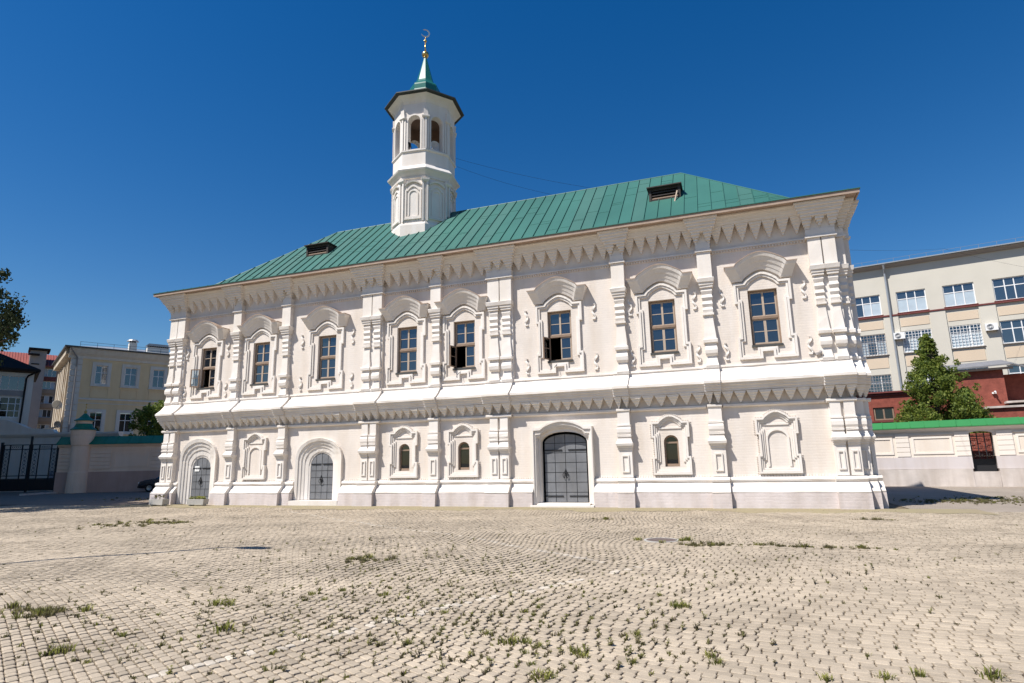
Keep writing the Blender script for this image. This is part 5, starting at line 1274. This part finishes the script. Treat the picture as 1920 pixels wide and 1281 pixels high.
# street lamp just out of the frame; its shadow lies across the square
t = thing('street_lamp', 'tall slim street lamp whose shadow crosses the square', 'lamp', (-13.58, -15.78, 0))
b = MB(); b.lathe([(.10, 0), (.12, .8), (.075, .9), (.06, 7.45)], 10); b.build('pole', m_zinc, t)
b = MB(); b.tube([(0, 0, 7.4), (.2, .02, 7.52), (.45, .05, 7.55)], .03, 6); b.build('arm', m_zinc, t)
b = MB(); b.loft([[(.30, -.05, 7.53), (.30, .12, 7.53), (.30, .12, 7.60), (.30, -.05, 7.60)], [(.60, -.11, 7.52), (.60, .21, 7.52), (.60, .21, 7.66), (.60, -.11, 7.66)], [(1.05, -.06, 7.55), (1.05, .17, 7.55), (1.05, .17, 7.61), (1.05, -.06, 7.61)]]); b.build('lamp_head', m_zinc, t)

# ------------------------------------------------------------------ weeds
def tuft_mesh(seed, n, h, spread, dry):
    r = random.Random(seed); b = MB()
    for _ in range(n):
        a = r.uniform(0, 2 * pi); d = r.uniform(0, spread); x, y = d * cos(a), d * sin(a)
        hh = h * r.uniform(.4, 1.1); lean = r.uniform(.15, .9) * hh; la = a + r.gauss(0, .6); w = r.uniform(.0035, .008) * (1.3 if not dry else .8)
        p0 = (x, y, -.02); p1 = (x + lean * .35 * cos(la), y + lean * .35 * sin(la), hh * .62); p2 = (x + lean * cos(la), y + lean * sin(la), hh)
        nx_, ny_ = -sin(la) * w, cos(la) * w
        b.add([(p0[0] - nx_, p0[1] - ny_, p0[2]), (p0[0] + nx_, p0[1] + ny_, p0[2]), (p1[0] + nx_, p1[1] + ny_, p1[2]), (p1[0] - nx_, p1[1] - ny_, p1[2]), p2], [(0, 1, 2, 3), (3, 2, 4)], 1 if r.random() < dry else 0)
    return b
def herb_mesh(seed, h):
    """upright weed with a stem and small leaves"""
    r = random.Random(seed); b = MB()
    for s_ in range(r.randint(2, 4)):
        a = r.uniform(0, 2 * pi); hh = h * r.uniform(.6, 1.1); tx, ty = r.gauss(0, .02), r.gauss(0, .02)
        b.tube([(.01 * cos(a), .01 * sin(a), -.02), (tx * .5, ty * .5, hh * .5), (tx, ty, hh)], [.0035, .003, .002], 4, 1)
        for k in range(8):
            f = (k + 1) / 8; z = hh * f; la = r.uniform(0, 2 * pi); L = r.uniform(.018, .04); w = L * .35
            c = Vector((tx * f, ty * f, z)); u = Vector((cos(la), sin(la), r.uniform(-.1, .6))).normalized(); v = Vector((-sin(la), cos(la), 0))
            b.add([tuple(c), tuple(c + u * L * .5 + v * w), tuple(c + u * L), tuple(c + u * L * .5 - v * w)], [(0, 1, 2, 3)], 0)
    return b
tufts = []
def to_mesh(b, mats):
    me = bpy.data.meshes.new('weed'); me.from_pydata(b.v, [], b.f)
    for m_ in mats: me.materials.append(m_)
    me.polygons.foreach_set('material_index', b.m); return me
grassB = [tuft_mesh(s_, 60, .085, .08, .2) for s_ in (1, 2, 3)]
smallB = [tuft_mesh(s_, 18, .045, .035, .45) for s_ in (4, 5, 6, 7)]
herbB = [herb_mesh(s_, .08) for s_ in (8, 9, 10, 11)]
G1 = [m_grass, m_grass3]; G2 = [m_grass2, m_grass3]
me_grass = [to_mesh(b, G1) for b in grassB]; me_small = [to_mesh(b, G2) for b in smallB]; me_herb = [to_mesh(b, G1) for b in herbB] + [to_mesh(b, G2) for b in herbB]
def weed(me, x, y, s_, label, name):
    o = put(name, me, None, (x, y, hgt(x, y) - .004), (0, 0, random.uniform(0, 6.28)), None, (s_, s_, s_ * random.uniform(.6, .95)))
    return tag(o, label, 'weed', 'weeds in the paving joints')
big = [(-6.04, -15.96, 1.1), (-5.98, -15.85, .9), (-5.85, -15.95, .8), (-5.08, -16.8, 1.25), (-6.09, -17.83, 1.1), (-6.0, -17.75, .9), (-2.09, -16.43, 1.25), (-2.4, -16.24, .8), (-1.8, -16.46, .8), (-1.95, -16.4, .9), (-1.44, -16.52, .8), (-1.36, -16.6, .7), (-.75, -14.63, 1.0), (-.66, -14.6, .8), (-1.03, -8.85, 1.5), (-1.15, -8.95, 1.1), (-2.04, -8.87, 1.2), (-1.5, -9.25, .9), (.91, -16.48, .8), (1.64, -16.26, 1.1), (1.15, -16.35, .7), (-1.54, -17.27, 1.0), (-1.48, -17.2, .8), (-.27, -16.45, .8), (-.33, -16.3, .7)]
for x, y, s_ in big: weed(random.choice(me_grass), x, y, s_, 'bright green grass tuft growing between the pavers', 'grass_tuft')
def joint_xy(cands):
    p = random.choice(cands); return p[1] + random.choice((-1, 1)) * p[3] * .5 * p[4], p[2] + random.uniform(-.05, .05)
def dens(px, py):
    d = math.exp(-((px - 780) / 420) ** 2 - ((py - 1170) / 110) ** 2) + .8 * math.exp(-((px - 1050) / 230) ** 2 - ((py - 1220) / 60) ** 2) + .35 * math.exp(-((px - 1400) / 350) ** 2 - ((py - 1070) / 45) ** 2) + .5 * math.exp(-((px - 180) / 190) ** 2 - ((py - 1200) / 70) ** 2) + .4 * math.exp(-((px - 760) / 200) ** 2 - ((py - 1055) / 28) ** 2) + .03
    return d
cand = [p for p in pav if -60 < p[6][0] < 1980 and p[6][1] > 985]
near = [p for p in cand if p[0] < 8.5]
cnt = 0; nm = 0
while cnt < 265:
    p = random.choice(near)
    if random.random() > dens(p[6][0], p[6][1]): continue
    x, y = p[1] + random.choice((-1, 1)) * p[3] * .5 * p[4], p[2] + random.uniform(-.05, .05); q = random.random()
    if q < .50: weed(random.choice(me_small), x, y, random.uniform(.7, 1.25), 'dull brownish green weed sprig growing in a paving joint', 'weed_sprig')
    elif q < .86: weed(random.choice(me_herb), x, y, random.uniform(.4, .9), 'small upright leafy weed growing in a paving joint', 'leafy_weed')
    else: weed(random.choice(me_grass), x, y, random.uniform(.35, .7), 'small pale green grass tuft in a paving joint', 'grass_tuft')
    cnt += 1
gs = MB()
def stamp(src, x, y, s_, gi=0):
    a = random.uniform(0, 6.28); c, s2 = cos(a) * s_, sin(a) * s_; z0 = hgt(x, y) - .004
    gs.add([(x + vx * c - vy * s2, y + vx * s2 + vy * c, z0 + vz * s_) for vx, vy, vz in src.v], src.f, gi)
    for k, m_ in enumerate(src.m): gs.m[len(gs.m) - len(src.m) + k] = 2 if m_ else gi
n = 0
while n < 1250:
    p = random.choice(cand)
    if random.random() > dens(p[6][0], p[6][1]) ** 1.3: continue
    x, y = p[1] + random.choice((-1, 1)) * p[3] * .5 * p[4], p[2] + random.uniform(-.05, .05); n += 1
    stamp(random.choice(smallB + smallB + herbB), x, y, random.uniform(.4, .85), random.choice((0, 0, 1, 1)))
for _ in range(2200):
    p = random.choice(cand)
    if random.random() > dens(p[6][0], p[6][1]) + .05: continue
    x, y = p[1] + random.choice((-1, 1)) * p[3] * .5 * p[4], p[2] + random.uniform(-.05, .05); k0 = len(gs.v); stamp(random.choice(smallB), x, y, random.uniform(.5, .9), 1)
    z0 = hgt(x, y)
    for q in range(k0, len(gs.v)): vx, vy, vz = gs.v[q]; gs.v[q] = (vx, vy, z0 + (vz - z0) * .35 + .004)
# denser patches: thin grass left of centre, damp strip by the right end, along the foot of the walls
for cx, cy, rx, ry, k in ((-17.6, -8.0, 1.3, .9, 150), (-16.6, -7.6, .8, .35, 90), (.9, -9.4, 1.3, .15, 70), (-.6, -9.6, .5, .15, 40), (7.2, 3.4, 1.8, 1.2, 260), (8.9, 4.4, 1.6, 1.6, 200), (-30.5, 3.5, 3.0, 1.2, 120), (3.2, -3.9, .5, .1, 30), (-3.4, -4.7, .5, .1, 20), (-6.2, -12.6, .5, .2, 40), (-7.8, -16.8, .5, .3, 50)):
    for _ in range(k): stamp(random.choice(smallB + grassB[:1]), random.gauss(cx, rx * .6), random.gauss(cy, ry * .6), random.uniform(.5, 1.0), random.choice((0, 1, 1)))
for _ in range(700): stamp(random.choice(smallB), random.uniform(-26, 5), random.uniform(-1.3, -.64), random.uniform(.25, .6), 1)
o = gs.build('grass', [m_grass, m_grass2, m_grass3], None, kind='stuff'); o['label'] = 'thin weeds and grass in the paving joints'
